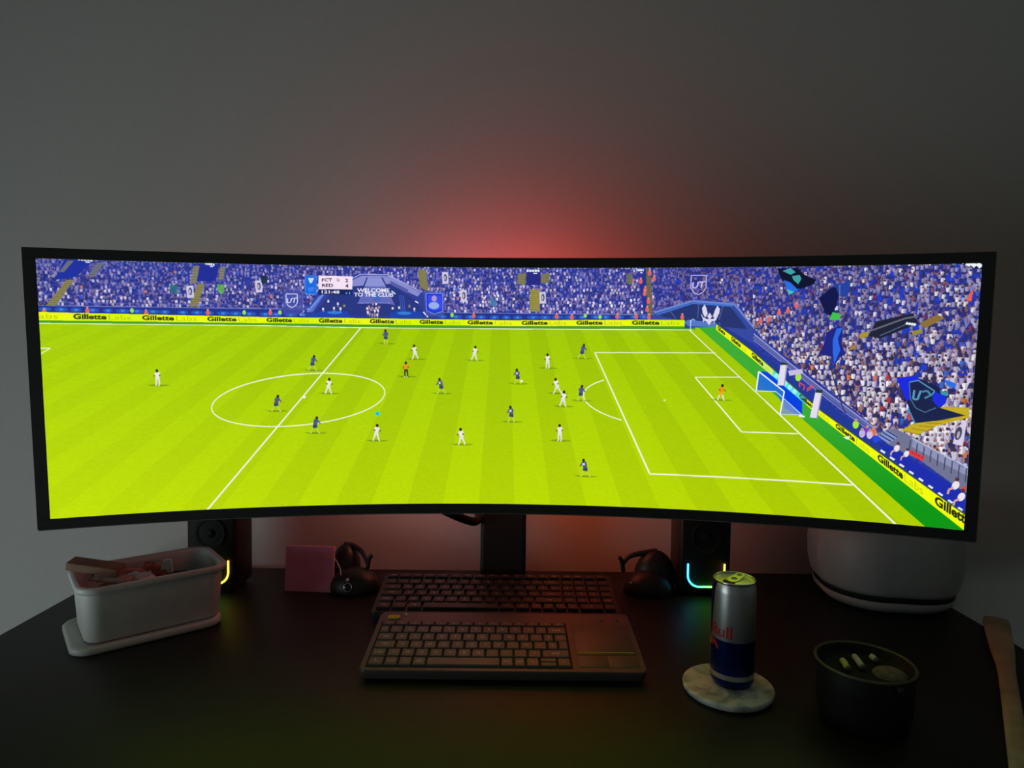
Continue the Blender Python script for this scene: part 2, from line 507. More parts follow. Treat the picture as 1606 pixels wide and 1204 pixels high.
def shield(cx, cy, w, h, c, wd):
    pts = [(cx - w / 2, cy - h / 2), (cx + w / 2, cy - h / 2), (cx + w / 2, cy + h * .12), (cx + w * .3, cy + h * .38), (cx, cy + h / 2), (cx - w * .3, cy + h * .38), (cx - w / 2, cy + h * .12)]
    path(pts, wd, c, 1.0, True)
sx, sy = (490.8, 77.8)
poly([(473.1, 53.6), (513.6, 53.0), (515.2, 107.8), (470.6, 108.2)], rgb(66, 76, 168), .75)
path([(473.1, 53.6), (513.6, 53.0), (515.2, 107.8)], 1.2, rgb(120, 126, 200), .7)
shield(sx, sy, 24, 30, rgb(206, 208, 236), 2.0)
text('UT', .03, [(sx - 10, sy - 5), (sx + 12, sy - 7), (sx + 9, sy + 4), (sx - 11, sy + 6)], rgb(214, 216, 240))
poly([(777.8, 54.2), (824.6, 53.8), (823.1, 109.5), (783.2, 108.4)], rgb(70, 84, 176), .8)
poly([(784.8, 58.4), (820.4, 58.1), (820.3, 96.7), (803.2, 102.5), (786.1, 96.9)], rgb(30, 50, 205))
poly([(787.7, 62.6), (817.5, 62.4), (817.4, 93.8), (803.2, 98.2), (789.0, 94.0)], rgb(58, 74, 236))
ell(*(801.8, 69.6), 6, 7, rgb(176, 150, 206)); ell(*(801.1, 85.4), 12, 8, rgb(150, 176, 232))
path([(783.4, 58.4), (820.4, 58.1), (820.3, 98.1), (801.7, 104.0), (784.7, 96.9)], 1.4, rgb(120, 160, 245), 1, True)

# score panel
poly([(519.6, 22.2), (544.8, 22.5), (544.0, 63.8), (518.8, 62.8)], rgb(28, 104, 224))
path([(520.4, 23.0), (544.3, 23.2), (543.6, 63.0), (519.6, 62.2)], 1.2, rgb(70, 150, 246), 1, True)
poly([(526.3, 27.7), (539.9, 27.4), (534.2, 38.7), (530.2, 38.8)], rgb(200, 220, 250))
poly([(525.9, 48.7), (539.5, 47.1), (538.0, 55.5), (527.1, 57.0)], rgb(60, 130, 236))
poly([(548.9, 21.7), (622.4, 22.7), (621.3, 51.6), (548.3, 51.8)], rgb(246, 226, 244))
poly([(548.3, 51.8), (621.3, 51.6), (621.1, 63.6), (548.1, 63.1)], rgb(22, 34, 92))
text('FCT', .015, [(556.3, 27.9), (578.2, 27.5), (578.1, 34.6), (556.1, 34.9)], rgb(40, 36, 60))
text('RED', .015, [(556.1, 39.8), (580.1, 39.5), (579.9, 46.5), (555.9, 46.8)], rgb(40, 36, 60))
text('2', .02, [(606.4, 27.8), (612.6, 27.8), (612.5, 35.5), (606.3, 35.6)], rgb(40, 36, 60))
text('4', .02, [(606.2, 39.8), (613.1, 39.7), (613.0, 47.5), (606.1, 47.6)], rgb(40, 36, 60))
text('121:48', .03, [(555.1, 53.9), (593.6, 54.1), (593.5, 61.1), (555.0, 60.9)], rgb(236, 240, 250))
text('+1', .02, [(605.3, 56.7), (616.4, 56.6), (616.3, 62.3), (605.2, 62.4)], rgb(90, 180, 250))
ell(*(590.5, 30.9), 4, 4, rgb(212, 190, 214)); ell(*(591.9, 32.3), 3, 2.2, rgb(190, 170, 200))

# corner canopy with the winged emblem
poly([(1285.6, 106.6), (1293.7, 96.7), (1370.8, 71.3), (1380.2, 69.2), (1460.4, 76.8), (1482.5, 105.7), (1507.0, 133.2), (1508.2, 165.0), (1420.0, 138.1), (1285.9, 117.9)], rgb(52, 72, 158))
poly([(1302.2, 105.2), (1372.4, 78.3), (1451.5, 85.1), (1472.1, 109.9), (1488.7, 133.3), (1419.6, 126.9), (1358.6, 117.5)], rgb(38, 52, 112))
path([(1291.0, 98.2), (1372.2, 72.7), (1460.5, 79.6), (1504.4, 131.8)], 5.0, rgb(104, 132, 206))
path([(1296.6, 102.4), (1373.7, 77.6), (1456.7, 83.7)], 2.0, rgb(66, 130, 236))
for a, b in (((1326.6, 96.6), (1338.0, 110.6)), ((1385.8, 76.9), (1384.1, 110.4)), ((1436.8, 82.4), (1429.9, 112.9))):
    seg(a, b, 1.4, rgb(96, 112, 170))
poly([(1354.6, 118.9), (1365.3, 113.3), (1432.8, 121.2), (1430.4, 129.6), (1365.7, 127.3)], rgb(84, 120, 200))
EM = rgb(222, 216, 238)
poly([(1398.0, 79.6), (1392.9, 88.0), (1394.6, 99.1), (1400.3, 108.9), (1405.4, 100.5), (1402.3, 88.0)], EM)
poly([(1424.8, 82.4), (1430.4, 89.3), (1429.4, 100.4), (1420.4, 110.2), (1416.3, 106.0), (1419.9, 93.5)], EM)
poly([(1409.3, 97.7), (1414.9, 106.0), (1409.8, 113.0), (1404.2, 106.1)], EM)
poly([(1393.5, 106.1), (1403.0, 111.7), (1416.4, 111.6), (1425.6, 106.0), (1423.2, 114.3), (1413.9, 117.2), (1408.9, 125.6), (1403.2, 117.2), (1396.4, 114.5)], EM)
path([(1392.0, 101.9), (1396.3, 111.7), (1396.5, 118.7)], 1.8, EM); path([(1426.9, 104.6), (1420.6, 114.4), (1418.1, 121.3)], 1.8, EM)

# --- stand behind the goal
STAND = [(1335.0, 4.5), (1920.3, -7.3), (1924.8, 70.4), (1928.3, 184.4), (1916.0, 458.5), (1830.2, 371.9), (1752.3, 338.7), (1657.4, 260.9), (1579.2, 198.4), (1520.8, 153.8), (1460.3, 74.0), (1380.1, 67.1), (1337.2, 82.5)]
SAVE = CAN.copy()
poly(STAND, rgb(42, 52, 150))
v = -6.0
while v < 480:
    u = 1290 + RNG.random() * 8
    rowh = 30
    while u < 1930:
        t = np.clip((u - 1320) / 600, 0, 1); tv = np.clip(v / 400, 0, 1)
        s = 10.5 + 12 * t * (.4 + .6 * tv) + 11 * tv * t
        rowh = min(rowh, s)
        low = np.clip((v - 40 - 100 * t) / 110, 0, 1)
        if t < .35: low = np.clip((v - 60) / 60, 0, 1)
        if RNG.random() < .70 + .3 * low:
            c = NEARPAL[RNG.choice(len(NEARPAL), p=NEARW)]
            c = c * (.88 + .17 * RNG.random())
            w = (.72 - .35 * t) * (1 - low)
            c = c * (1 - w) + rgb(46, 46, 150) * w
            if RNG.random() < .16 * (1 - low) * t: c = rgb(226, 222, 236)
            fan(u, v + s * .7 + RNG.normal() * 1.5, s * 1.15, np.clip(c, 0, 1), int(RNG.integers(12)), rgb(170, 120, 120) * (1 - .4 * w))
        elif RNG.random() < .6:
            rect(u - s * .2, v + s * .1, s * .42, s * .4, rgb(30, 62, 205))
        u += s * (.42 + .2 * RNG.random())
    v += 6.5 if v < 60 else (8 if v < 200 else 11)
# keep the crowd inside its stand
mask = np.zeros(CAN.shape[:2], bool)
TMP = CAN; CAN = np.zeros_like(TMP)
poly(STAND, np.ones(3)); mask = CAN[..., 0] > .5
CAN = np.where(mask[..., None], TMP, SAVE)

shx, shy = (1383.9, 38.0)
shield(shx, shy, 32, 42, rgb(196, 190, 240), 2.2)
text('UT', .03, [(shx - 13, shy - 6), (shx + 15, shy - 9), (shx + 12, shy + 5), (shx - 14, shy + 8)], rgb(200, 196, 240))
for (x, y) in ((1279.1, 9.8), (1289.0, 22.4), (1260.2, 27.9), (1270.3, 46.2), (1269.2, 54.6), (1277.9, 71.4), (1275.6, 89.8), (1280.1, 106.7), (1351.5, 106.3), (1585.7, 80.9), (1569.7, 91.8), (1552.1, 95.9), (1515.4, 113.9), (1533.3, 109.6), (9.4, 106.6), (86.6, 102.9), (195.7, 106.9), (317.0, 104.2), (445.2, 102.9), (890.3, 106.2), (1076.2, 106.4), (1110.3, 107.6), (1210.5, 105.6), (1252.3, 105.4)):
    ell(x, y + 2, 4.2, 5.5, rgb(222, 100, 104)); ell(x, y - 4.5, 2.2, 2.8, rgb(222, 140, 130))
for (x, y) in ((169.2, 101.9), (390.9, 103.4), (465.3, 102.7), (841.7, 105.1), (1140.0, 104.6), (1172.6, 107.3)):
    ell(x, y + 1, 3.8, 5, rgb(150, 222, 96))

# walkway, walls and rails on the right
poly([(1740.0, 115.4), (1806.5, 98.2), (1816.7, 118.9), (1748.9, 151.1), (1727.3, 144.7)], rgb(30, 34, 54))
path([(1729.2, 135.4), (1793.3, 108.6), (1815.9, 104.6)], 3.5, rgb(104, 104, 120)); path([(1748.6, 144.5), (1794.0, 121.7)], 2, rgb(90, 100, 150))
for k in range(4):
    seg((1794.9 + 4.59 * k, 117.8 + 0.75 * k), (1798.5 + 4.57 * k, 120.3 + 0.75 * k), 5.5, rgb(232, 240, 246))
poly([(1820.0, 117.6), (1849.4, 100.7), (1863.1, 108.4), (1828.5, 129.3)], rgb(140, 110, 56)); poly([(1808.4, 134.6), (1824.0, 129.3), (1824.4, 137.1), (1806.6, 143.8)], rgb(150, 140, 40))
poly([(1711.5, 140.9), (1726.8, 135.4), (1727.3, 146.0), (1710.8, 151.5)], rgb(170, 146, 50)); poly([(1693.6, 169.2), (1707.8, 163.6), (1702.2, 173.1), (1692.7, 175.9)], rgb(150, 130, 60))
poly([(1827.3, 318.6), (1865.3, 287.6), (1914.9, 287.8), (1916.1, 307.3), (1861.9, 327.4), (1828.9, 347.9), (1796.1, 341.7)], rgb(196, 172, 36))
for k in range(6):
    seg((1803.1 + 13.20 * k, 341.4 + -6.00 * k), (1831.2 + 12.84 * k, 347.8 + -8.59 * k), 1.6, rgb(150, 128, 24))
poly([(1749.3, 349.7), (1786.5, 336.9), (1829.5, 358.6), (1922.4, 418.2), (1921.8, 464.5), (1831.6, 398.6), (1783.9, 377.6)], rgb(112, 116, 146))
for k in range(3):
    poly([(1754.3 + 5.64 * k, 354.9 + -5.02 * k), (1761.2 + 5.61 * k, 350.4 + -5.00 * k), (1783.2 + 5.55 * k, 364.1 + -5.01 * k), (1776.4 + 5.57 * k, 369.9 + -5.04 * k)], rgb(132, 150, 206))
    seg((1758.9 + 5.62 * k, 351.9 + -5.01 * k), (1781.0 + 5.55 * k, 365.6 + -5.03 * k), 2.4, rgb(48, 54, 92))
poly([(1820.1, 356.5), (1924.2, 410.1), (1923.1, 428.7), (1818.8, 374.0)], rgb(150, 156, 196), .75)
path([(1817.8, 355.3), (1924.2, 411.4)], 1.8, rgb(196, 204, 236))
for k in range(9):
    a = (1815.7 + 12.75 * k, 359.4 + 6.54 * k); b = (1814.5 + 12.82 * k, 381.0 + 7.29 * k)
    seg(a, b, 2.0, rgb(64, 66, 96))
# blue walkway between the boards and the stand
poly([(1422.0, 117.1), (1500.4, 165.1), (1580.6, 232.8), (1658.7, 291.0), (1753.5, 363.1), (1783.8, 374.9), (1925.2, 465.5), (1925.7, 513.3), (1833.9, 441.6), (1644.4, 305.4), (1500.9, 180.4), (1424.8, 122.7)], rgb(34, 56, 150))
poly([(1750.1, 366.0), (1783.9, 377.6), (1925.3, 468.2), (1925.7, 513.3), (1833.9, 441.6)], rgb(28, 44, 172))
path([(1502.4, 148.4), (1579.8, 212.2), (1658.0, 274.6), (1749.0, 344.3)], 8.0, rgb(96, 104, 168), .9)
path([(1502.2, 142.9), (1579.5, 206.7), (1657.7, 269.1), (1748.7, 338.9)], 2.0, rgb(170, 172, 214))
path([(1502.7, 156.7), (1580.1, 219.0), (1658.3, 282.8), (1749.4, 352.5)], 1.6, rgb(150, 154, 204))
for k in range(9):
    seg((1761.8 + 18.22 * k, 384.4 + 13.62 * k), (1770.4 + 18.15 * k, 390.0 + 13.58 * k), 4.2, rgb(232, 238, 250))
poly([(1815.6, 379.6), (1842.7, 392.5), (1839.9, 403.4), (1814.9, 389.0)], rgb(226, 56, 62))
for k in range(4): seg((1819.2 + 5.89 * k, 383.4 + 3.06 * k), (1821.8 + 5.88 * k, 387.2 + 3.06 * k), 1.5, rgb(150, 30, 44))
poly([(1911.1, 450.9), (1918.7, 447.6), (1918.3, 460.9), (1910.6, 461.6)], rgb(226, 66, 62))
for (x, y, s) in ((*(1791.6, 390.6), 26), (*(1809.7, 400.2), 24), (*(1900.7, 462.6), 32), (*(1912.0, 485.5), 32)):
    ell(x, y - s * .45, s * .2, s * .3, rgb(238, 228, 236), 1, 12, .35); ell(x + 2, y - s * .85, s * .12, s * .13, rgb(84, 50, 60))
    seg((x - s * .1, y - s * .3), (x - s * .35, y - s * .15), s * .14, rgb(214, 168, 170)); seg((x - s * .35, y - s * .15), (x - s * .4, y + s * .15), s * .12, rgb(214, 168, 170))
for (x, y, c) in ((*(1712.3, 332.6), rgb(170, 232, 60)), (*(1596.0, 235.2), rgb(170, 232, 60)), (*(1734.6, 345.1), rgb(120, 60, 200)), (*(1746.8, 347.2), rgb(226, 110, 80)), (*(1739.8, 353.0), rgb(210, 190, 226)), (*(1752.2, 360.5), rgb(40, 70, 230)), (*(1725.3, 351.0), rgb(190, 180, 220))):
    ell(x, y, 6, 9, c); ell(x, y - 9, 3, 3.5, rgb(196, 150, 130))
for a, b in (((1599.0, 246.2), (1609.5, 254.2)), ((1609.5, 254.2), (1607.3, 262.5)), ((1599.0, 246.2), (1599.5, 257.2)), ((1613.5, 260.9), (1624.5, 251.0)), ((1613.7, 265.1), (1627.1, 253.6))):
    seg(a, b, 2.2, rgb(232, 80, 96))
poly([(1575.1, 221.9), (1602.8, 217.2), (1605.8, 226.7), (1578.1, 232.9)], rgb(200, 190, 226))
poly([(1560.2, 202.9), (1574.5, 208.1), (1561.9, 213.9)], rgb(36, 44, 90))

# flags in the goal stand
poly([(1544.6, 3.6), (1583.7, 2.7), (1599.4, 17.7), (1622.3, 28.6), (1617.7, 37.9), (1593.1, 47.2), (1572.9, 44.3), (1554.5, 28.0)], rgb(12, 16, 44))
poly([(1555.0, 9.1), (1571.1, 2.5), (1581.6, 12.1), (1571.8, 17.4)], rgb(64, 160, 166)); poly([(1574.4, 20.1), (1589.4, 17.5), (1593.5, 25.6), (1587.7, 37.7), (1577.3, 28.2)], rgb(60, 160, 160))
poly([(1558.3, 28.0), (1572.4, 33.5), (1588.2, 49.8), (1570.9, 59.2)], rgb(38, 110, 230)); poly([(1565.4, 47.0), (1580.8, 53.8), (1570.9, 59.2)], rgb(60, 200, 190))
poly([(1628.9, 66.2), (1652.5, 44.9), (1669.5, 42.4), (1664.0, 82.3), (1655.2, 103.8), (1642.6, 98.4)], rgb(14, 22, 74))
poly([(1659.6, 39.6), (1688.3, 32.0), (1684.9, 61.1), (1668.0, 63.7)], rgb(34, 66, 160)); poly([(1657.3, 95.7), (1672.2, 101.0), (1670.3, 113.1), (1650.6, 111.8)], rgb(60, 196, 70))
seg((1668.1, 39.7), (1670.7, 95.7), 1.3, rgb(130, 140, 150))
poly([(1646.9, 138.8), (1670.9, 125.2), (1678.3, 127.8), (1677.5, 162.7), (1685.8, 184.1), (1676.3, 189.7), (1664.9, 210.3), (1660.3, 190.0), (1636.6, 185.0), (1643.1, 163.2)], rgb(30, 36, 132))
poly([(1666.2, 130.6), (1678.3, 127.8), (1669.6, 152.0), (1675.7, 176.2), (1664.8, 206.2), (1661.1, 179.2), (1660.0, 154.9)], rgb(44, 104, 226))
path([(1654.2, 190.1), (1663.4, 230.7), (1686.2, 298.2), (1691.6, 308.9)], 1.8, rgb(40, 44, 70))
poly([(1783.4, 231.3), (1813.3, 226.4), (1857.4, 246.0), (1876.4, 266.2), (1872.8, 282.0), (1864.3, 290.3), (1909.3, 303.7), (1861.3, 316.8), (1820.7, 324.3), (1807.3, 287.6)], rgb(26, 34, 74))
poly([(1783.4, 231.3), (1817.8, 226.3), (1827.5, 236.5), (1807.1, 239.8), (1811.2, 274.2), (1804.5, 279.8)], rgb(26, 40, 226))
poly([(1851.2, 256.7), (1874.1, 266.3), (1872.8, 282.0), (1862.1, 290.4), (1850.0, 275.2)], rgb(28, 44, 220)); poly([(1862.3, 253.7), (1878.2, 259.6), (1876.4, 266.2), (1865.0, 262.7)], rgb(60, 150, 170))
path([(1807.1, 239.8), (1822.9, 235.4), (1853.5, 256.6), (1847.2, 266.1)], 2.6, rgb(86, 150, 190)); path([(1807.1, 239.8), (1811.2, 274.2), (1821.3, 292.3), (1837.8, 300.8), (1857.6, 290.6)], 2.2, rgb(70, 110, 140))
path([(1817.1, 255.4), (1815.8, 274.0), (1823.8, 275.0), (1828.6, 256.3)], 4.0, rgb(84, 156, 190)); path([(1831.0, 258.8), (1839.9, 255.8), (1847.2, 264.8), (1836.2, 271.8)], 4.0, rgb(70, 136, 166))
path([(1807.5, 293.0), (1823.2, 326.9)], 2.4, rgb(60, 150, 200))
poly([(1895.5, 330.7), (1905.7, 317.0), (1912.4, 319.2), (1908.5, 366.6), (1890.6, 362.6)], rgb(214, 206, 232)); ell(*(1899.4, 340.9), 6, 14, rgb(70, 64, 92), 1, 14, .15); ell(*(1899.5, 343.6), 2.6, 8, rgb(180, 172, 196), 1, 12, .15)
poly([(1867.7, 231.2), (1890.3, 239.6), (1888.7, 250.0), (1875.2, 245.3)], rgb(44, 110, 232))
poly([(1872.1, -6.1), (1920.3, -7.3), (1920.4, 12.6), (1876.7, -0.9)], rgb(10, 14, 36))
for a, b, w in (((1875.5, -3.5), (1883.1, -2.0), 4), ((1886.3, -3.2), (1888.7, 0.6), 4), ((1892.9, -0.5), (1900.7, 3.4), 7), ((1902.6, -0.3), (1909.4, 6.1), 8), ((1911.2, -0.1), (1919.0, 7.6), 8)):
    seg(a, b, w, rgb(240, 244, 250))
poly([(1901.8, 60.1), (1907.7, 51.3), (1906.8, 72.8), (1898.4, 75.3)], rgb(244, 92, 70))

# --- pitch
PVP = np.array([958.0, -247.0])
def pitch(X, T):
    """X metres right of the halfway line, T metres from the far touchline"""
    vv = -247.0 + 45114.0 / (117.8 - T)
    return np.array([958.0 + (-0.833 + 0.0362 * X) * (vv + 247.0), vv])
TOUCH = [(-2, 131), (440, 133), (631, 136), (972, 136.5), (1374, 135.7)]
GRASS = [(-5, 125)] + ABOT + [(1357, 132), (1422.3, 128.3), (1425.2, 132.5), (1501, 197), (1645, 320), (1922, 540), (1922, 545), (-5, 545)]
BOARD_T = [(1424, 122), (1501, 180.4), (1644.5, 306.7), (1921, 507.5)]
BOARD_B = [(1424, 135), (1501.6, 198), (1645, 321), (1921, 540.5)]
TMP = CAN; CAN = np.zeros_like(TMP)
poly(GRASS, np.ones(3)); gm = CAN[..., 0] > .5
sline = (XX - 958.0) / (YY + 247.0)
k = np.floor((sline - .034) / .1045)
frac = (sline - .034) / .1045 - k
lite = (k % 2 == 0)
noise = RNG.normal(0, 1, (PH * SS // 4, PW * SS // 16))
noise = np.kron(noise, np.ones((4, 16)))[:PH * SS, :PW * SS]
noise2 = RNG.normal(0, 1, (PH * SS // 30, PW * SS // 60))
noise2 = np.kron(noise2, np.ones((30, 60)))[:PH * SS, :PW * SS]
g0 = np.zeros_like(TMP)
tv = np.clip((YY - 130) / 410, 0, 1) + XX * 0
g0[..., 0] = (160 + 26 * tv) / 255; g0[..., 1] = (200 + 17 * tv) / 255; g0[..., 2] = 0
g0[..., :2] += (np.clip((600 - XX) / 600, 0, 1) * .03)[..., None]
g0[..., 0] -= np.clip((XX - 1250) / 900, 0, 1) * .07; g0[..., 1] -= np.clip((XX - 1250) / 900, 0, 1) * .07
g0 *= (1 + np.where(lite, .012, -.034) * (.45 + .55 * np.clip((XX - 150) / 500, 0, 1)))[..., None]
g0 *= (1 + .008 * noise)[..., None]
# run-off grass outside the goal line and the strip under the boards
so = 1.069 + .012
off = sline > so + .055
g0[off] = (np.array([62, 172, 52]) / 255)
off2 = off & (YY > 330)
tt = np.clip((YY - 300) / 200, 0, 1) + XX * 0
w3 = off.astype(np.float32)[..., None]
g0 = np.where(off[..., None], g0 * (1 - tt[..., None]) + (np.array([12, 150, 20]) / 255) * tt[..., None], g0)
tl = np.interp(XX[0], [p[0] for p in TOUCH], [p[1] for p in TOUCH])[None, :]
strip = (YY < tl - 1.0) & (XX < 1380)
g0 = np.where(strip[..., None], np.array([70, 158, 40]) / 255, g0)
CAN = np.where(gm[..., None], g0, TMP).astype(np.float32)
WH = rgb(240, 244, 226)
path(TOUCH, 1.7, WH)
seg(pitch(0, 0), pitch(0, 62), 2.6, WH, 1, 4.0)
seg((1367.3, 135.7), (1531.2, 288.5), 2.2, WH); seg((1531.2, 288.5), (1803.2, 545.4), 3.0, WH, 1, 4.0)
path([(1162.7, 188.2), (1424.2, 185.7)], 2.0, WH); seg((1162.7, 188.2), (1290.3, 461.2), 2.8, WH, 1, 4.2); seg((1290.3, 461.2), (1712.3, 462.8), 3.4, WH)
path([(1382.7, 240.1), (1478.0, 238.0)], 2.0, WH); seg((1382.7, 240.1), (1485.0, 358.7), 2.6, WH, 1, 3.2); seg((1485.0, 358.7), (1601.1, 357.9), 2.6, WH)
path([pitch(9.15 * math.cos(a), 34 + 9.15 * math.sin(a)) for a in np.linspace(0, 2 * PI, 90)], 2.6, WH)
D0, D1, D2 = np.array((1190.8, 251.3)), np.array((1135.7, 273.2)), np.array((1233.8, 342.8))
arc = []
for a in np.linspace(-2.23, 2.23, 50):
    pt = pitch(52.5 - 11 - 9.15 * math.cos(a), 34 + 9.15 * math.sin(a))
    if 9.15 * math.cos(a) > 5.3: arc.append(pt)
path(arc, 2.6, WH)
ell(*(1318.2, 292.9), 3, 1.4, WH); ell(*(512.9, 291.6), 4, 3, WH)
path([(0, 182), (17, 182), (0, 193)], 1.8, WH)
# goal, blue mat behind it and the two white columns
poly([(1523.5, 224.5), (1539.1, 225.5), (1605.7, 284.7), (1607.0, 315.1), (1596.9, 318.3), (1570.6, 302.6), (1566.6, 266.5), (1515.7, 226.0)], rgb(0, 64, 226))
poly([(1515.7, 226.0), (1567.9, 267.8), (1565.0, 291.6), (1551.1, 266.9), (1513.3, 265.2)], rgb(30, 106, 226), .9)
poly([(1568.0, 269.2), (1570.0, 285.9), (1607.0, 316.5), (1563.5, 316.8)], rgb(120, 150, 206), .85)
path([(1512.0, 267.4), (1515.7, 224.6), (1569.2, 267.1), (1562.8, 316.2)], 3.0, rgb(240, 244, 250))
path([(1512.0, 267.4), (1552.5, 267.6), (1607.0, 316.5), (1563.5, 316.8)], 1.8, rgb(200, 220, 250))
seg((1600.7, 318.2), (1612.3, 320.5), 4.5, rgb(240, 244, 250))

# yellow advertising boards
poly(ATOP + [(1357, 114)] + ABOT[::-1], rgb(236, 250, 10))
for (a, b) in ((60, 190), (436, 560), (870, 700), (1240, 1356)):
    a, b = min(a, b), max(a, b)
    poly([interp(ATOP, a), interp(ATOP, b), interp(ABOT, b), interp(ABOT, a)], rgb(204, 244, 6), .55)
DK, GR = rgb(52, 62, 14), rgb(176, 190, 20)
def far_word(s, off, u0, u1, lo, hi, c):
    t0, t1, b0, b1 = interp(ATOP, u0), interp(ATOP, u1), interp(ABOT, u0), interp(ABOT, u1)
    text(s, off, [t0 + (b0 - t0) * lo, t1 + (b1 - t1) * lo, t1 + (b1 - t1) * hi, t0 + (b0 - t0) * hi], c)
for (a, b, e) in ((60.7, 121, 166.3), (188, 249.6, 294), (315.3, 374.8, 416.9), (436.8, 490.5, 527.2), (547.7, 598.8, 638), (658.7, 712.2, 750), (768.9, 821.6, 860), (876, 933.3, 976.3), (997.8, 1056.4, 1098), (1120.5, 1178.5, 1222), (1243, 1302.6, 1346.4)):
    far_word('Gillette', .035, a, b, .12, .80, DK); far_word('Labs', -.008, b + 4, e, .18, .80, GR)
far_word('Labs', -.008, -12, 33, .18, .80, GR)
poly(BOARD_T + BOARD_B[::-1], rgb(240, 254, 10))
poly([interp(BOARD_T, 1535), interp(BOARD_T, 1615), interp(BOARD_B, 1615), interp(BOARD_B, 1535)], rgb(90, 220, 214))
poly([interp(BOARD_T, 1515), interp(BOARD_T, 1545), interp(BOARD_B, 1545), interp(BOARD_B, 1515)], rgb(206, 244, 110))
path(BOARD_T, 2.0, rgb(70, 80, 30), .8)
def side_word(s, off, u0, u1, lo, hi, c):
    t0, t1, b0, b1 = interp(BOARD_T, u0), interp(BOARD_T, u1), interp(BOARD_B, u0), interp(BOARD_B, u1)
    text(s, off, [t0 + (b0 - t0) * lo, t1 + (b1 - t1) * lo, t1 + (b1 - t1) * hi, t0 + (b0 - t0) * hi], c)
DK2, GR2 = rgb(40, 44, 12), rgb(190, 196, 20)
for (a, b, e) in ((1427, 1443, 1452), (1456, 1476, 1490), (1500, 1524, 1538), (1600, 1634, 1660), (1674, 1712, 1741), (1757, 1806, 1844), (1866, 1932, 1980)):
    side_word('Gillette', .035, a, b, .14, .80, DK2); side_word('Labs', -.008, b + 3, e, .2, .80, GR2)
for uu in (1552, 1561, 1570, 1580, 1590):
    a, b = interp(BOARD_T, uu), interp(BOARD_B, uu)
    ell(*(a * .5 + b * .5), 4.6, 5.5, rgb(160, 244, 240))
for q in ([(1554.5, 254.3), (1568.7, 253.9), (1572.0, 209.6), (1559.2, 209.8)], [(1622.5, 321.5), (1636.4, 322.3), (1643.9, 265.5), (1631.3, 264.5)]):
    poly(q, rgb(226, 220, 240)); seg(q[1], q[2], 2.5, rgb(170, 160, 200))
poly([(1559.2, 209.8), (1572.0, 209.6), (1571.8, 205.4), (1560.2, 204.3)], rgb(40, 60, 50)); poly([(1631.4, 267.3), (1645.2, 268.2), (1644.9, 261.3), (1632.4, 260.3)], rgb(40, 60, 50))
seg((1370.0, 135.7), (1369.4, 114.6), 1.6, rgb(220, 230, 240)); path([(1369.5, 118.8), (1373.4, 111.8), (1378.9, 114.6)], 1.4, rgb(200, 220, 245))

# --- players
def player(x, y, kit, pose, s=None, sock=None):
    s = s or (26 + y * .028)
    lo = rgb(236, 234, 226) if kit == 'w' else (rgb(70, 88, 150) if kit == 'b' else rgb(236, 150, 20))
    sh = rgb(226, 226, 224) if kit == 'w' else (rgb(52, 66, 118) if kit == 'b' else (rgb(70, 70, 30) if kit == 'r' else rgb(240, 170, 40)))
    sk = rgb(120, 84, 60)
    sok = rgb(228, 228, 220) if kit in 'wg' else (rgb(190, 214, 60) if kit == 'b' else rgb(60, 70, 20))
    f = 1 if pose % 2 else -1
    hip = (x, y - s * .02); sho = (x + f * s * .05 * (pose % 3), y - s * .36)
    ell(x + 4, y + s * .5, s * .62, s * .055, rgb(92, 128, 0), .5); ell(x - 6, y + s * .47, s * .5, s * .045, rgb(92, 128, 0), .35)
    k1 = (x + f * s * .10, y + s * .16); k2 = (x - f * s * .09, y + s * .18)
    spread = (.10, .22, .30)[pose % 3]
    f1 = (x + f * s * spread * .75, y + s * .48); f2 = (x - f * s * spread, y + s * (.46 if pose % 3 else .5))
    for kk, ff in ((k1, f1), (k2, f2)):
        seg(hip, kk, s * .17, sh, 1, s * .12); seg(kk, ff, s * .11, sok, 1, s * .08)
        seg(ff, (ff[0] + f * s * .08, ff[1] + s * .02), s * .07, rgb(214, 226, 160) if kit == 'b' else rgb(230, 230, 220))
    seg(hip, sho, s * .22, lo, 1, s * .30)
    seg(hip, (x, y + s * .08), s * .25, sh, 1, s * .27)
    a1 = (sho[0] + f * s * .16, sho[1] + s * .17); a2 = (sho[0] - f * s * .17, sho[1] + s * .14)
    for aa in (a1, a2):
        seg(sho, aa, s * .11, lo, 1, s * .08); seg(aa, (aa[0] + f * s * .06, aa[1] + s * .1), s * .07, sk)
    if kit == 'b' and pose in (2, 4): rect(sho[0] - s * .07, sho[1] + s * .07, s * .13, s * .13, rgb(226, 226, 236))
    ell(sho[0] + f * .6, sho[1] - s * .10, s * .085, s * .105, rgb(52, 36, 26), 1, 10)
WP = [(212.6, 246.1, 0), (565.8, 267.4, 1), (758.5, 190.6, 4), (891.9, 192.7, 1), (1057.4, 208.8, 0), (1079.7, 265.2, 2), (1093.0, 294.3, 1), (670.0, 374.4, 1), (863.1, 383.5, 4), (1086.8, 372.2, 0)]
BP = [(532.2, 215.6, 5), (452.5, 305.4, 5), (535.1, 355.6, 5), (817.0, 267.4, 2), (990.1, 244.3, 4), (1132.9, 280.5, 1), (976.3, 330.9, 4), (1145.8, 452.4, 2), (1134.3, 186.3, 5), (693.5, 156.4, 0)]
for x, y, p in WP: player(x, y, 'w', p)
for x, y, p in BP: player(x, y, 'b', p)
player(738.3, 229.8, 'r', 0); player(1439.2, 272.8, 'g', 1)
ell(*(998.9, 254.5), 3.2, 3.0, rgb(240, 240, 230))
ell(*(673.3, 330.4), 6.0, 6.0, rgb(60, 220, 190)); ell(*(673.3, 330.4), 2.4, 2.4, rgb(40, 130, 230))
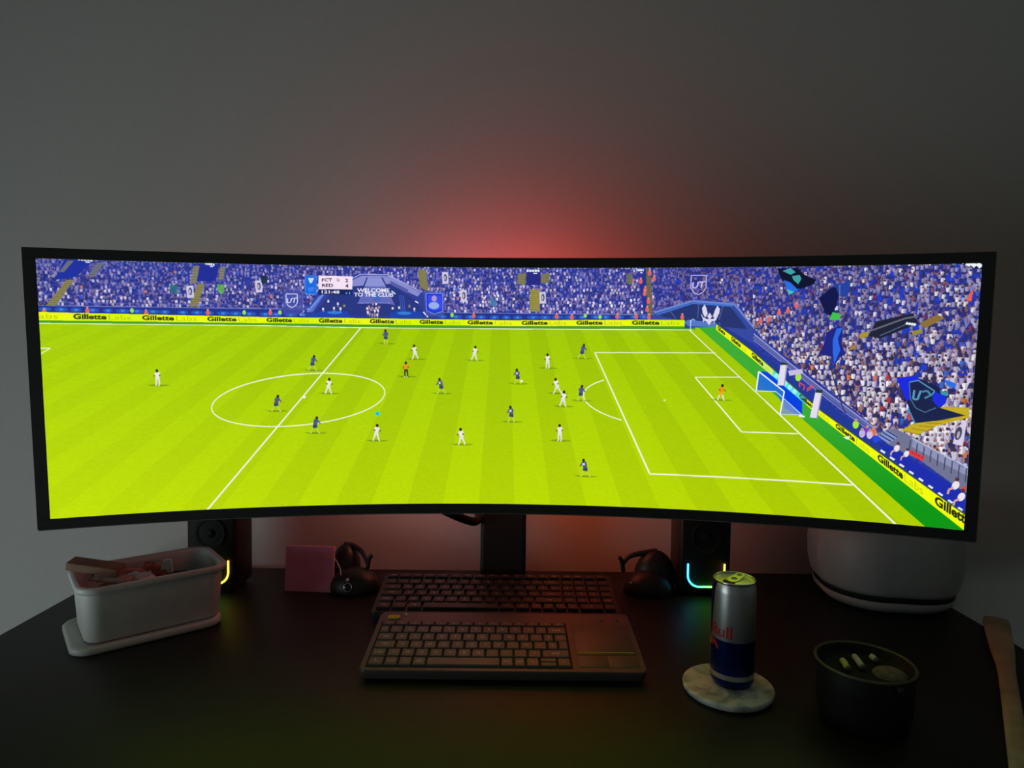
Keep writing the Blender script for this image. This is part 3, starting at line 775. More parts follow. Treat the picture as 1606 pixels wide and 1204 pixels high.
ell(*(1076.5, 242.0), 1.6, 1.8, rgb(236, 200, 30))
poly([(1689.1, 361.2), (1703.7, 357.7), (1699.2, 366.2)], rgb(226, 240, 226))

# soft pixel blur
CAN = np.clip(CAN, 0, 1)
for ax in (0, 1):
    CAN = (np.roll(CAN, 1, ax) + 2 * CAN + np.roll(CAN, -1, ax)) / 4
IMG = bpy.data.images.new('screen_picture', PW * SS, PH * SS, alpha=False)
buf = np.ones((PH * SS, PW * SS, 4), np.float32)
buf[..., :3] = CAN[::-1]
IMG.pixels.foreach_set(buf.ravel())
IMG.update()
IMG.pack()

# ------------------------------------------------------------------ the room
FLOOR_Z, CEIL_Z, WALL_Y = -0.74, 1.85, 0.345
XL, XR, YF = -1.75, 2.1, -2.6
def struct(name, me, m, **k):
    return tag(link(name, me, m, **k), kind='structure')
struct('wall_back', box_mesh('wall_back', XL - .1, XR + .1, WALL_Y, WALL_Y + .1, FLOOR_Z, CEIL_Z), M['wall'])
struct('wall_right', box_mesh('wall_right', XR, XR + .1, YF, WALL_Y, FLOOR_Z, CEIL_Z), M['wall'])
struct('wall_front', box_mesh('wall_front', XL - .1, XR + .1, YF - .1, YF, FLOOR_Z, CEIL_Z), M['wall'])
struct('floor', box_mesh('floor', XL - .1, XR + .1, YF - .1, WALL_Y + .1, FLOOR_Z - .1, FLOOR_Z), M['floor'])
struct('ceiling', box_mesh('ceiling', XL - .1, XR + .1, YF - .1, WALL_Y + .1, CEIL_Z, CEIL_Z + .1), M['ceiling'])
wy0, wy1, wz0, wz1 = -1.0 - 1.0 / 2, -1.0 + 1.0 / 2, -0.12 - 1.0 / 2, -0.12 + 1.0 / 2
def frame_mesh(name, x0, x1, ya, yb, za, zb, y0, y1, z0, z1):
    """plate in the y-z plane (ya..yb, za..zb) with an opening y0..y1, z0..z1"""
    v, f = [], []
    for x in (x0, x1):
        v += [(x, ya, za), (x, yb, za), (x, yb, zb), (x, ya, zb), (x, y0, z0), (x, y1, z0), (x, y1, z1), (x, y0, z1)]
    for i in range(4):
        j = (i + 1) % 4
        f += [(i, j, 4 + j, 4 + i), (8 + i, 8 + j, 12 + j, 12 + i), (i, j, 8 + j, 8 + i), (4 + i, 4 + j, 12 + j, 12 + i)]
    return mesh(name, v, f)
struct('wall_left', frame_mesh('wall_left', XL - .1, XL, YF, WALL_Y, FLOOR_Z, CEIL_Z, wy0, wy1, wz0, wz1), M['wall'])
win = tag(empty('window_1', (XL - .03, -1.0, -0.12)), kind='structure')
hw, hh = 1.0 / 2, 1.0 / 2
link('window_frame', frame_mesh('window_frame', -.03, .02, -hw, hw, -hh, hh, -hw + .05, hw - .05, -hh + .05, hh - .05), M['white'], win)
link('window_pane', box_mesh('window_pane', -.012, -.008, -hw + .05, hw - .05, -hh + .05, hh - .05), mat('window_glass', (.9, .95, .95), .02, var=.01, trans=1.0), win)
link('mullion', box_mesh('mullion', -.025, .0, -.02, .02, -hh + .05, hh - .05), M['white'], win)

# desk: top and four legs
DX0, DX1, DY0, DY1 = -0.729, 0.754, -0.47, 0.318
desk = tag(empty('desk', (0, 0, FLOOR_Z)), 'wide black desk standing against the grey wall', 'desk')
dh = -FLOOR_Z
box('desk_top', DX0, DX1, DY0, DY1, dh - .028, dh, M['desk'], desk, .0025, 2)
for x in (DX0 + .05, DX1 - .05):
    for y in (DY0 + .05, DY1 - .05):
        box('leg', x - .025, x + .025, y - .025, y + .025, 0, dh - .028, M['black'], desk, .003)

# ------------------------------------------------------------------ curved monitor
R_S, SCW, SCH = 1.8, 1.195, 0.3345
TILT, MYAW, MROLL, MZ = -0.04065, -0.02155, -0.00415, 0.3682
MB = Vector((0.0, 0.24, 0.0))
def spt(u, vv, d):
    """point of the curved panel: u arc metres, vv metres up, d metres behind the glass (relative to the stand base)"""
    a = u / R_S
    x = (R_S + d) * math.sin(a); y = -R_S + (R_S + d) * math.cos(a); z = vv
    y, z = y * math.cos(TILT) + z * math.sin(TILT), z * math.cos(TILT) - y * math.sin(TILT)
    x, z = x * math.cos(MROLL) + z * math.sin(MROLL), z * math.cos(MROLL) - x * math.sin(MROLL)
    x, y = x * math.cos(MYAW) - y * math.sin(MYAW), x * math.sin(MYAW) + y * math.cos(MYAW)
    return Vector((x, y, z + MZ)) - MB

def curved_box(name, u0, u1, v0, v1, d0, d1, n, m, parent, bev=0.0):
    verts, faces = [], []
    for i in range(n + 1):
        u = u0 + (u1 - u0) * i / n
        verts += [spt(u, v0, d0), spt(u, v1, d0), spt(u, v1, d1), spt(u, v0, d1)]
    for i in range(n):
        for k in range(4):
            j = (k + 1) % 4
            faces.append((4 * i + k, 4 * i + j, 4 * i + 4 + j, 4 * i + 4 + k))
    faces += [(0, 1, 2, 3), (4 * n, 4 * n + 1, 4 * n + 2, 4 * n + 3)]
    me = mesh(name, verts, faces)
    o = link(name, me, m, parent)
    if bev:
        bm = bmesh.new(); bm.from_mesh(me)
        bmesh.ops.bevel(bm, geom=[e for e in bm.edges if e.calc_face_angle(0) > .8], offset=bev, segments=2, affect='EDGES')
        bm.to_mesh(me); bm.free()
    return autosmooth(o)

mon = tag(empty('monitor', MB), 'ultrawide curved black monitor showing a football match', 'monitor')
# display panel with its picture
n, mrows = 96, 4
verts, faces, uvs = [], [], []
for j in range(mrows + 1):
    for i in range(n + 1):
        verts.append(spt((i / n - .5) * SCW, (j / mrows - .5) * SCH, 0.0))
for j in range(mrows):
    for i in range(n):
        faces.append((j * (n + 1) + i, j * (n + 1) + i + 1, (j + 1) * (n + 1) + i + 1, (j + 1) * (n + 1) + i))
me = bpy.data.meshes.new('display')
me.from_pydata(verts, [], faces)
uvl = me.uv_layers.new(name='UVMap')
for p in me.polygons:
    p.use_smooth = True
    for li, vi in zip(p.loop_indices, p.vertices):
        uvl.data[li].uv = ((vi % (n + 1)) / n, (vi // (n + 1)) / mrows)
dm = bpy.data.materials.new('display_picture')
dm.use_nodes = True
nt = dm.node_tree
bs = nt.nodes['Principled BSDF']
bs.inputs['Base Color'].default_value = (0.004, 0.004, 0.004, 1)
bs.inputs['Roughness'].default_value = 0.35
ti = nt.nodes.new('ShaderNodeTexImage')
ti.image = IMG
ti.interpolation = 'Linear'
ti.extension = 'EXTEND'
nt.links.new(ti.outputs['Color'], bs.inputs['Emission Color'])
bs.inputs['Emission Strength'].default_value = 1.0
link('display', me, dm, mon)
BZ = 0.0135
hu, hv = SCW / 2, SCH / 2
curved_box('bezel', -hu - BZ, hu + BZ, hv, hv + BZ, -.0012, .010, 64, M['black'], mon, .0006)
curved_box('bezel', -hu - BZ, hu + BZ, -hv - BZ, -hv, -.0012, .010, 64, M['black'], mon, .0006)
curved_box('bezel', -hu - BZ, -hu, -hv, hv, -.0012, .010, 2, M['black'], mon, .0006)
curved_box('bezel', hu, hu + BZ, -hv, hv, -.0012, .010, 2, M['black'], mon, .0006)
curved_box('edge_trim', -hu - BZ, hu + BZ, -hv - BZ - .0014, -hv - BZ, .0, .009, 64, M['edge'], mon)
curved_box('edge_trim', hu + BZ, hu + BZ + .0012, -hv - BZ, hv + BZ, .0, .009, 2, M['edge'], mon)
curved_box('edge_trim', -hu - BZ - .0012, -hu - BZ, -hv - BZ, hv + BZ, .0, .009, 2, M['black'], mon)
curved_box('rear_shell', -hu - BZ + .004, hu + BZ - .004, -hv - BZ + .004, hv + BZ - .004, .010, .026, 48, M['matte'], mon, .004)
curved_box('rear_bulge', -.36, .36, -.11, .12, .0255, .052, 24, M['matte'], mon, .012)
# round hub with the coloured light ring that faces the wall
HUB = spt(0.012, 0.022, 0.052)
hub = link('hub', lathe_mesh('hub', [(0, 0), (.100, 0), (.094, .010), (.094, .108), (.088, .114), (0, .114)], 56), M['matte'], mon, loc=HUB, rot=(-PI / 2, 0, 0))
RING_C = [(0.0, (.85, .20, .20)), (.10, (.55, .06, .09)), (.25, (.44, .016, .034)), (.40, (.46, .03, .03)), (.58, (.70, .09, 0.0)), (.70, (.85, .12, 0.0)), (.80, (1.0, .22, .10)), (.88, (1.0, .38, .30)), (1.0, (.85, .20, .20))]
nseg = 96
verts, faces, cols = [], [], []
for i in range(nseg + 1):
    a = 2 * PI * i / nseg
    for r, z in ((.068, .1138), (.088, .1138), (.088, .1170), (.068, .1170)):
        verts.append((r * math.cos(a), r * math.sin(a), z))
for i in range(nseg):
    for k in range(4):
        j = (k + 1) % 4
        faces.append((4 * i + k, 4 * i + 4 + k, 4 * i + 4 + j, 4 * i + j))
rme = mesh('light_ring', verts, faces, False)
rm = bpy.data.materials.new('ring_light')
rm.use_nodes = True
nt = rm.node_tree
bs = nt.nodes['Principled BSDF']
bs.inputs['Base Color'].default_value = (.1, .1, .1, 1)
tc = nt.nodes.new('ShaderNodeTexCoord')
gr = nt.nodes.new('ShaderNodeTexGradient'); gr.gradient_type = 'RADIAL'
rp = nt.nodes.new('ShaderNodeValToRGB')
while len(rp.color_ramp.elements) < len(RING_C): rp.color_ramp.elements.new(0.5)
for e, (p, c) in zip(rp.color_ramp.elements, RING_C):
    e.position = p
for e, (p, c) in zip(rp.color_ramp.elements, RING_C):
    e.color = c + (1,)
nt.links.new(tc.outputs['Object'], gr.inputs['Vector'])
nt.links.new(gr.outputs['Color'], rp.inputs['Fac'])
nt.links.new(rp.outputs['Color'], bs.inputs['Emission Color'])
bs.inputs['Emission Strength'].default_value = 84.0
link('light_ring', rme, rm, hub)
# arm, neck and base of the stand
box('stand_arm', -.03, .03, HUB.y + .105, -.005, HUB.z - .03, HUB.z + .03, M['matte'], mon, .006)
NX0, NX1 = -.0405, .0395
link('neck', loft_mesh('neck', [[(x, y, z) for x, y in rrect(NX1 - NX0, .034, .007, 4, (NX0 + NX1) / 2, -.012)] for z in (.004, HUB.z + .028)], smooth=False), M['black'], mon)
autosmooth(mon.children[-1])
link('base', loft_mesh('base', [[(x * s, y * s, z) for x, y in rrect(.24, .088, .03, 6, 0, 0.012)] for z, s in ((0, 1), (.005, 1), (.007, .985))], smooth=False), M['black'], mon)
autosmooth(mon.children[-1])

# cable that loops from the back of the panel to the neck
cpath = smooth_path([(-.13, -.16, .200), (-.10, -.125, .168), (-.072, -.085, .143), (-.052, -.045, .126), (-.0445, -.02, .126), (-.0440, -.008, .14)], 8)
link('cable', tube_mesh('cable', cpath, .0075, 10), M['matte'], mon)

# ------------------------------------------------------------------ speakers with a coloured light strip
def speaker(x0, x1, yf, label):
    w = x1 - x0
    t = tag(empty('speaker', ((x0 + x1) / 2, yf, 0)), label, 'speaker', 'pair of desk speakers with light strips')
    box('cabinet', -w / 2, w / 2, .004, .075, .006, .205, M['black'], t, .005)
    fp = box('front_panel', -w / 2 + .003, w / 2 - .003, 0, .006, .009, .202, M['matte'], t, .002)
    for z, r in ((.155, .017), (.105, .027)):
        dr = link('driver', lathe_mesh('driver', [(r, 0), (r, .002), (r * .88, .003), (r * .7, -.001), (r * .3, -.003), (r * .28, .001), (0, .003)], 32), M['matte'], t, loc=(0, .0, z), rot=(PI / 2, 0, 0))
    # U-shaped light strip round the foot of the front
    hx, zt, zb, rc = w / 2 - .0125, .058, .018, .020
    pts = [Vector((-hx, 0, zt)), Vector((-hx, 0, (zt + zb + rc) / 2))]
    for k in range(9):
        a = PI + PI / 2 * k / 8
        pts.append(Vector((-hx + rc + rc * math.cos(a), 0, zb + rc + rc * math.sin(a))))
    for k in range(9):
        a = 1.5 * PI + PI / 2 * k / 8
        pts.append(Vector((hx - rc + rc * math.cos(a), 0, zb + rc + rc * math.sin(a))))
    pts += [Vector((hx, 0, (zt + zb + rc) / 2)), Vector((hx, 0, zt))]
    lm = bpy.data.materials.new('strip_light')
    lm.use_nodes = True
    nt = lm.node_tree
    bs = nt.nodes['Principled BSDF']
    tc = nt.nodes.new('ShaderNodeTexCoord')
    sp = nt.nodes.new('ShaderNodeSeparateXYZ')
    mr = nt.nodes.new('ShaderNodeMapRange')
    mr.inputs['From Min'].default_value = -hx; mr.inputs['From Max'].default_value = hx
    rp = nt.nodes.new('ShaderNodeValToRGB')
    stops = [(0.0, (.03, .45, 1.0)), (.12, (.03, .8, .75)), (.3, (.05, .9, .2)), (.7, (.15, .9, .08)), (.86, (.6, .8, .02)), (1.0, (1.0, .5, .03))]
    while len(rp.color_ramp.elements) < len(stops): rp.color_ramp.elements.new(.5)
    for e, (p, c) in zip(rp.color_ramp.elements, stops): e.position = p
    for e, (p, c) in zip(rp.color_ramp.elements, stops): e.color = c + (1,)
    nt.links.new(tc.outputs['Object'], sp.inputs[0]); nt.links.new(sp.outputs['X'], mr.inputs['Value'])
    nt.links.new(mr.outputs['Result'], rp.inputs['Fac']); nt.links.new(rp.outputs['Color'], bs.inputs['Emission Color'])
    bs.inputs['Emission Strength'].default_value = 5.0
    link('light_strip', tube_mesh('light_strip', pts, .0015, 8), lm, t, loc=(0, -.0012, 0))
    for x in (-w / 2 + .014, w / 2 - .014):
        for y in (.016, .062):
            link('foot', lathe_mesh('foot', [(0, 0), (.006, 0), (.006, .006), (0, .006)], 16), M['matte'], t, loc=(x, y, 0))
    return t
speaker(-.541, -.456, .18, 'black speaker with yellow-green light strip behind the white tub')
speaker(.306, .394, .19, 'black speaker with cyan light strip behind the drink can')

# ------------------------------------------------------------------ keyboards
def text_mesh(s, w, h, z):
    v, t = TEXT[(s, 0.0)]
    sc = min(w / max(v[:, 0].max(), 1e-3), h / max(.72, v[:, 1].max()))
    c = v.max(0) / 2
    return mesh('legend', [((a[0] - c[0]) * sc, (a[1] - c[1]) * sc, z) for a in v], [tuple(int(i) for i in f) for f in t])
KEYM, LEGM = {}, {}
def key_mesh(w, d, h, tag_):
    k = (round(w, 4), round(d, 4), h, tag_)
    if k not in KEYM:
        i = .0009
        a, b = w / 2, d / 2
        v = [(-a, -b, 0), (a, -b, 0), (a, b, 0), (-a, b, 0), (-a, -b, h * .6), (a, -b, h * .6), (a, b, h * .6), (-a, b, h * .6),
             (-a + i, -b + i, h), (a - i, -b + i, h), (a - i, b - i, h), (-a + i, b - i, h)]
        f = [(3, 2, 1, 0), (8, 9, 10, 11)]
        for q in (0, 4):
            for j in range(4):
                n2 = (j + 1) % 4
                f.append((q + j, q + n2, q + 4 + n2, q + 4 + j))
        KEYM[k] = mesh('key', v, f)
    return KEYM[k]
def key(parent, x, y, w, d, z, h, m, s=None, th=.0045):
    me = key_mesh(w, d, h, m.name)
    o = link('key', me, m, parent, loc=(x, y, z))
    if s:
        lk = (s, round(w, 4), h)
        if lk not in LEGM:
            LEGM[lk] = text_mesh(s, w * .62, th, h + .00015)
        link('legend', LEGM[lk], M['legend'], o)
    return o

KT = math.atan2(.013, .14)
kb = tag(empty('keyboard', (.0035, -.113, .0), (KT * 1.0, 0, 0)), 'dark grey keyboard with touchpad and yellow button, nearest the viewer', 'keyboard')
KW, KD, KZ = .354, .140, .016
outl = rrect(KW, KD, .008, 5, 0, KD / 2)
link('body', loft_mesh('body', [[(x * s, KD / 2 + (y - KD / 2) * s, z) for x, y in outl] for z, s in ((.003, .975), (.008, .995), (.0145, 1.0), (KZ, .992))], smooth=False), M['kbody'], kb)
autosmooth(kb.children[-1])
for x in (-.15, .15):
    box('foot', x - .015, x + .015, .118, .128, -.011, .004, M['matte'], kb, .001)
    box('foot', x - .012, x + .012, .010, .018, -.0008, .004, M['matte'], kb, .001)
kx0, kx1, pitch_y = -.1685, .0845, .0183
# dark tray under the keys
box('key_tray', kx0 - .0015, kx1 + .0015, .0065, .1125, KZ - .001, KZ + .0003, M['matte'], kb)
rows = [
    [('fn', 1.15), ('ctrl', 1.0), ('*', 1.0), ('alt', 1.0), (None, 5.3), ('alt gr', .95), ('ctrl', .85), ('<', 1.0), ('ud', 1.25), ('>', 1.0)],
    [('shift', 1.1), ('<', 1.0)] + [(c, 1.0) for c in 'WXCVBN'] + [(',', 1.0), (';', 1.0), (':', 1.0), ('!', 1.0), ('shift', 2.0)],
    [('caps', 1.55)] + [(c, 1.0) for c in 'QSDFGHJKLM'] + [('*', 1.0), ('$', .8), ('ent', .75)],
    [('tab', 1.3)] + [(c, 1.0) for c in 'AZERTYUIOP'] + [('^', 1.0), ('$', .8), ('enter', 1.0)],
    [('esc', .75)] + [(c, 1.0) for c in '1234567890'] + [(')', 1.0), ('=', .9), ('back', 1.45)],
]
for r, row in enumerate(rows):
    tot = sum(w for _, w in row)
    unit = (kx1 - kx0) / tot
    x = kx0
    yc = .0165 + r * pitch_y
    for s, w in row:
        ww = w * unit
        kw = ww - .0022
        if s == 'ud':
            key(kb, x + ww / 2, yc + .0043, kw, .0072, KZ, .0030, M['key'], '^', .003)
            key(kb, x + ww / 2, yc - .0043, kw, .0072, KZ, .0030, M['key'], '^', .003)
        elif s == 'ent':
            key(kb, x + ww / 2, yc + .0010, kw, .0180, KZ, .0030, M['key'])
        else:
            key(kb, x + ww / 2, yc, kw, pitch_y - .0024, KZ, .0030, M['key'], s)
        x += ww
for k in range(14):                                  # thin row of function keys
    ww = (kx1 - kx0) / 14
    key(kb, kx0 + ww * (k + .5), .1062, ww - .002, .0078, KZ, .0022, M['key'], 'esc' if k == 0 else ('del' if k == 13 else 'F1'), .0028)
link('yellow_button', loft_mesh('yellow_button', [[(x * s, y * s, z) for x, y in rrect(.018, .008, .0039, 6)] for z, s in ((0, 1), (.0018, 1), (.0026, .85))]), M['yellow'], kb, loc=(-.1555, .1235, KZ))
link('mute_button', lathe_mesh('mute_button', [(0, .0018), (.003, .0016), (.0035, 0)], 16), M['legend'], kb, loc=(-.1395, .1315, KZ))
box('touchpad', .0935, .1695, .036, .1075, KZ - .0004, KZ + .0005, M['kbody'], kb, .0004)
box('accent_line', .096, .168, .0405, .0416, KZ, KZ + .0011, M['yellow'], kb)
for x0, x1 in ((.0935, .131), (.132, .1695)):
    box('click_button', x0, x1, .010, .035, KZ - .0004, KZ + .0006, M['kbody'], kb, .0005)
for x in (.137, .158):
    link('volume_button', lathe_mesh('volume_button', [(0, .0012), (.0028, .001), (.0032, 0)], 14), M['key'], kb, loc=(x, .1215, KZ))

kb.scale = (1.035, 1.09, 1.0)
k2 = tag(empty('keyboard', (-.0095, .069, .0), (.13, 0, 0)), 'full-size black keyboard with number pad, under the monitor', 'keyboard')
KW2, KD2, KZ2 = .388, .128, .018
outl = rrect(KW2, KD2, .006, 4, 0, KD2 / 2)
link('body', loft_mesh('body', [[(x * s, KD2 / 2 + (y - KD2 / 2) * s, z) for x, y in outl] for z, s in ((.003, .985), (.016, 1.0), (KZ2, .99))], smooth=False), M['kbody2'], k2)
autosmooth(k2.children[-1])
for x in (-.165, .165):
    box('foot', x - .012, x + .012, KD2 - .018, KD2 - .008, -.012, .004, M['matte'], k2)
    box('foot', x - .012, x + .012, .006, .014, -.001, .004, M['matte'], k2)
U2 = .01925
rows2 = [
    [('ctrl', 1.25), ('*', 1.25), ('alt', 1.25), (None, 6.25), ('alt gr', 1.25), ('fn', 1.25), ('*', 1.0), ('<', 1.0), ('^', 1.0), ('>', 1.0), ('0', 2.0), ('.', 1.0)],
    [('shift', 1.25), ('<', 1.0)] + [(c, 1.0) for c in 'WXCVBN'] + [(',', 1.0), (';', 1.0), (':', 1.0), ('!', 1.0), ('shift', 2.25), ('1', 1), ('2', 1), ('3', 1), ('enter', 1)],
    [('caps', 1.75)] + [(c, 1.0) for c in 'QSDFGHJKLM'] + [('*', 1.0), ('enter', 1.75), ('4', 1), ('5', 1), ('6', 1), ('+', 1)],
    [('tab', 1.5)] + [(c, 1.0) for c in 'AZERTYUIOP'] + [('^', 1.0), ('$', 1.0), ('enter', 1.0), ('7', 1), ('8', 1), ('9', 1), ('+', 1)],
    [('*', 1.0)] + [(c, 1.0) for c in '1234567890'] + [(')', 1.0), ('=', 1.0), ('back', 1.5), ('/', 1), ('/', 1), ('*', 1), ('-', 1)],
    [('esc', 1.0)] + [('F1', 1.06)] * 12 + [('del', 1.0), ('end', 1.0), ('end', 1.0), ('*', 1.0), ('*', 1.0)],
]
for r, row in enumerate(rows2):
    tot = sum(w for _, w in row)
    unit = (KW2 - .014) / tot
    x = -KW2 / 2 + .007
    yc = .0145 + r * .0194 + (.003 if r == 5 else 0)
    for s, w in row:
        ww = w * unit
        key(k2, x + ww / 2, yc, ww - .003, .0155 if r < 5 else .012, KZ2 - .0002, .0048, M['key2'], s, .004)
        x += ww

# ------------------------------------------------------------------ white tub on its lid, with what lies in it
TA = math.radians(39.0)
TC = Vector((-.5345, .0560, 0))
def rings(specs, n=8):
    return [[(x, y, z) for x, y in rrect(w, d, r, n, cx, 0)] for w, d, r, z, cx in specs]
lid = tag(link('tub_lid', loft_mesh('tub_lid', rings([(.188, .132, .022, .0, 0), (.196, .139, .026, .002, 0), (.196, .139, .026, .0085, 0), (.192, .135, .025, .0105, 0), (.182, .125, .021, .0105, 0), (.179, .122, .020, .0085, 0)])), M['white'], None, loc=TC + Vector((-.0115 * math.cos(TA) + .003, -.0115 * math.sin(TA), 0)), rot=(0, 0, TA)), 'white plastic lid lying flat on the desk under the tub', 'lid')
tub_z = .0088
TS = 1.03
tub = tag(empty('plastic_tub', TC + Vector((0, 0, tub_z)), (0, 0, TA)), 'open white plastic tub full of wrappers, left of the monitor stand', 'tub')
H_T = .080
link('tub_wall', loft_mesh('tub_wall', rings([(.168, .104, .018, 0, 0), (.173, .109, .020, .003, 0), (.182, .118, .024, H_T - .008, 0), (.183, .119, .024, H_T, 0), (.179, .115, .022, H_T, 0), (.177, .113, .022, H_T - .01, 0), (.169, .105, .018, .004, 0)])), M['white'], tub)
link('rim', loft_mesh('rim', rings([(.1825, .1185, .024, H_T - .009, 0), (.189, .125, .026, H_T - .009, 0), (.192, .128, .027, H_T - .005, 0), (.192, .128, .027, H_T - .001, 0), (.189, .125, .026, H_T + .0008, 0), (.1805, .1165, .023, H_T + .0006, 0)]), cap0=False, cap1=False), M['white'], tub)
tub.scale = (TS, TS, 1)
tb = Matrix.Translation(TC + Vector((0, 0, tub_z))) @ Matrix.Rotation(TA, 4, 'Z')
def in_tub(name, me, m, x, y, z, rot, label, cat, group='wrappers in the white tub'):
    o = link(name, me, m)
    o.matrix_world = tb @ Matrix.Translation((x, y, z)) @ Euler(rot).to_matrix().to_4x4()
    return tag(o, label, cat, group)
def packet(name, w, d, h, wob=.0015):
    bm = bmesh.new()
    bmesh.ops.create_grid(bm, x_segments=10, y_segments=6, size=.5)
    for v in bm.verts:
        x, y = v.co.x, v.co.y
        edge = min(.5 - abs(x), .5 - abs(y)) * 2
        v.co = Vector((x * w, y * d, h * min(1, edge * 2.5) / 2 + random.uniform(-wob, wob)))
    g = bmesh.ops.duplicate(bm, geom=list(bm.verts) + list(bm.edges) + list(bm.faces))
    for e in g['geom']:
        if isinstance(e, bmesh.types.BMVert): e.co.z = -e.co.z
    bmesh.ops.remove_doubles(bm, verts=bm.verts, dist=.0008)
    bmesh.ops.recalc_face_normals(bm, faces=bm.faces)
    me = bpy.data.meshes.new(name); bm.to_mesh(me); bm.free()
    me.polygons.foreach_set('use_smooth', [True] * len(me.polygons))
    return me
in_tub('card_box', box_mesh('card_box', -.036, .034, -.012, .012, -.0058, .0058, .001), M['brown'], -.0680, .0000, .0925, (.10, .17, -.58), 'brown card sleeve sticking up over the left rim of the tub', 'packaging')
in_tub('wrapper', packet('wrapper', .056, .018, .008), M['pinkpack'], -.052, -.0185, .0775, (.35, .10, -.60), 'narrow pinkish wrapper in the tub in front of the brown sleeve', 'wrapper')
in_tub('wrapper', packet('wrapper', .070, .030, .012), M['redpack'], -.030, .016, .0700, (.30, .12, -.55), 'dark red wrapper in the tub behind the brown sleeve', 'wrapper')
in_tub('wrapper', packet('wrapper', .070, .04, .018), M['brown'], -.036, -.010, .056, (0, .05, -.4), 'brown wrapper low in the left end of the tub', 'wrapper')
in_tub('wrapper', packet('wrapper', .045, .03, .016, .003), M['clear'], -.012, -.012, .066, (.3, .2, .5), 'crumpled silvery wrapper in the middle of the tub', 'wrapper')
in_tub('wrapper', packet('wrapper', .040, .026, .012), M['redpack'], .012, .010, .068, (.7, .2, -.4), 'small orange-red wrapper right of the middle of the tub', 'wrapper')
in_tub('paper_scrap', mesh('paper_scrap', [(-.008, -.002, -.011), (.009, -.002, -.007), (.004, -.002, .014), (-.007, -.002, .010), (-.008, .0025, -.011), (.009, .0025, -.007), (.004, .0025, .014), (-.007, .0025, .010)], [(0, 1, 2, 3), (7, 6, 5, 4), (0, 4, 5, 1), (1, 5, 6, 2), (2, 6, 7, 3), (3, 7, 4, 0)]), M['white'], .024, .0, .074, (.2, .2, -.5), 'pale folded paper scrap standing in the tub by the red wrapper', 'paper')
in_tub('pouch', packet('pouch', .075, .070, .034, .002), M['matte'], .034, .004, .042, (0, .05, .2), 'dark pouch low in the right end of the tub', 'pouch')

# ------------------------------------------------------------------ pink note, the two looped gadgets, white wire
note = tag(empty('note_pad', (-.3385, .196, 0), (math.radians(-9), 0, math.radians(-3))), 'pink square note pad standing on the desk under the monitor', 'note pad')
nv, nf = [], []
for i in range(9):
    for j in range(9):
        x = (i / 8 - .5) * .085; z = j / 8 * .077
        curl = -.006 * max(0, (x / .085 + .1)) * max(0, 1 - z / .02)
        nv.append((x + .0015 * (1 - z / .077), curl, z))
for i in range(8):
    for j in range(8):
        nf.append((i * 9 + j, (i + 1) * 9 + j, (i + 1) * 9 + j + 1, i * 9 + j + 1))
nb = len(nv)
def sheet(name, y0, thick):
    V = [(x, y + y0, z) for x, y, z in nv] + [(x, y + y0 + thick, z) for x, y, z in nv]
    F = list(nf) + [tuple(nb + q for q in reversed(f)) for f in nf]
    rim = [i * 9 for i in range(9)] + [8 * 9 + j for j in range(1, 9)] + [i * 9 + 8 for i in range(7, -1, -1)] + [j for j in range(7, 0, -1)]
    for a, b in zip(rim, rim[1:] + rim[:1]): F.append((a, b, nb + b, nb + a))
    return mesh(name, V, F, False)
link('top_sheet', sheet('top_sheet', 0, .0006), M['pink'], note)
link('pad_block', sheet('pad_block', .0008, .006), M['pink'], note)

def blob(name, cx, cy, hx, hy, top, t, m, flat=.15):
    bm = bmesh.new()
    bmesh.ops.create_uvsphere(bm, u_segments=28, v_segments=16, radius=1.0)
    for v in bm.verts:
        x, y, z = v.co
        v.co = Vector((cx + x * hx, cy + y * hy, max(0.0, top * (flat + (1 - flat) * z)) if z > -.2 else 0.0))
    me = bpy.data.meshes.new(name); bm.to_mesh(me); bm.free()
    me.polygons.foreach_set('use_smooth', [True] * len(me.polygons))
    return link(name, me, m, t)
def gadget(cx, cy, side, label, ringed, kx, dome):
    """low black grip, a taller dome towards the outside and a thin loop from the inner knob to the dome"""
    t = tag(empty('looped_controller', (cx, cy, 0)), label, 'controller', 'pair of black looped controllers')
    s = side
    blob('grip', 0, -.006, .044, .030, .042, t, M['black'])
    dx, dy, hx = dome
    blob('dome', s * dx, dy, hx, .026, .0715, t, M['black'], .35)
    pts = smooth_path([(-s * kx, 0, .040), (-s * (kx - .006), .003, .054), (-s * (kx - .018), dy * .6, .0625), (s * (dx - .012), dy, .0675), (s * (dx + .004), dy, .0690)], 7)
    link('loop', tube_mesh('loop', pts, [.0030 + .003 * k / len(pts) for k in range(len(pts))], 10), M['black'], t)
    link('knob', tube_mesh('knob', smooth_path([(-s * (kx - .003), 0, .036), (-s * (kx + .001), 0, .056), (-s * (kx + .006), 0, .061)], 4), .0036, 10), M['black'], t)
    if ringed:
        bt = link('button', lathe_mesh('button', [(0, .003), (.0055, .003), (.0075, .0015), (.008, 0)], 24), M['gloss'], t, loc=(-.006, -.0345, .0165), rot=(PI / 2 - .25, 0, 0))
        link('button_ring', lathe_mesh('button_ring', [(.0056, .0028), (.0072, .0032), (.0078, .0022), (.0062, .0022)], 24, True), M['steel'], bt)
        link('indicator', lathe_mesh('indicator', [(0, .002), (.0025, .0015), (.003, 0)], 14), M['white'], t, loc=(-.007, -.0325, .029), rot=(PI / 2 - .5, 0, 0))
    else:
        link('indicator', lathe_mesh('indicator', [(0, .0018), (.0014, .0012), (.0018, 0)], 12), M['white'], t, loc=(-s * .034, -.0235, .024), rot=(PI / 2 - .4, 0, 0))
    return t
gadget(-.257, .207, -1, 'black looped controller with a silver-ringed button, beside the pink note', True, .022, (.026, .034, .026))
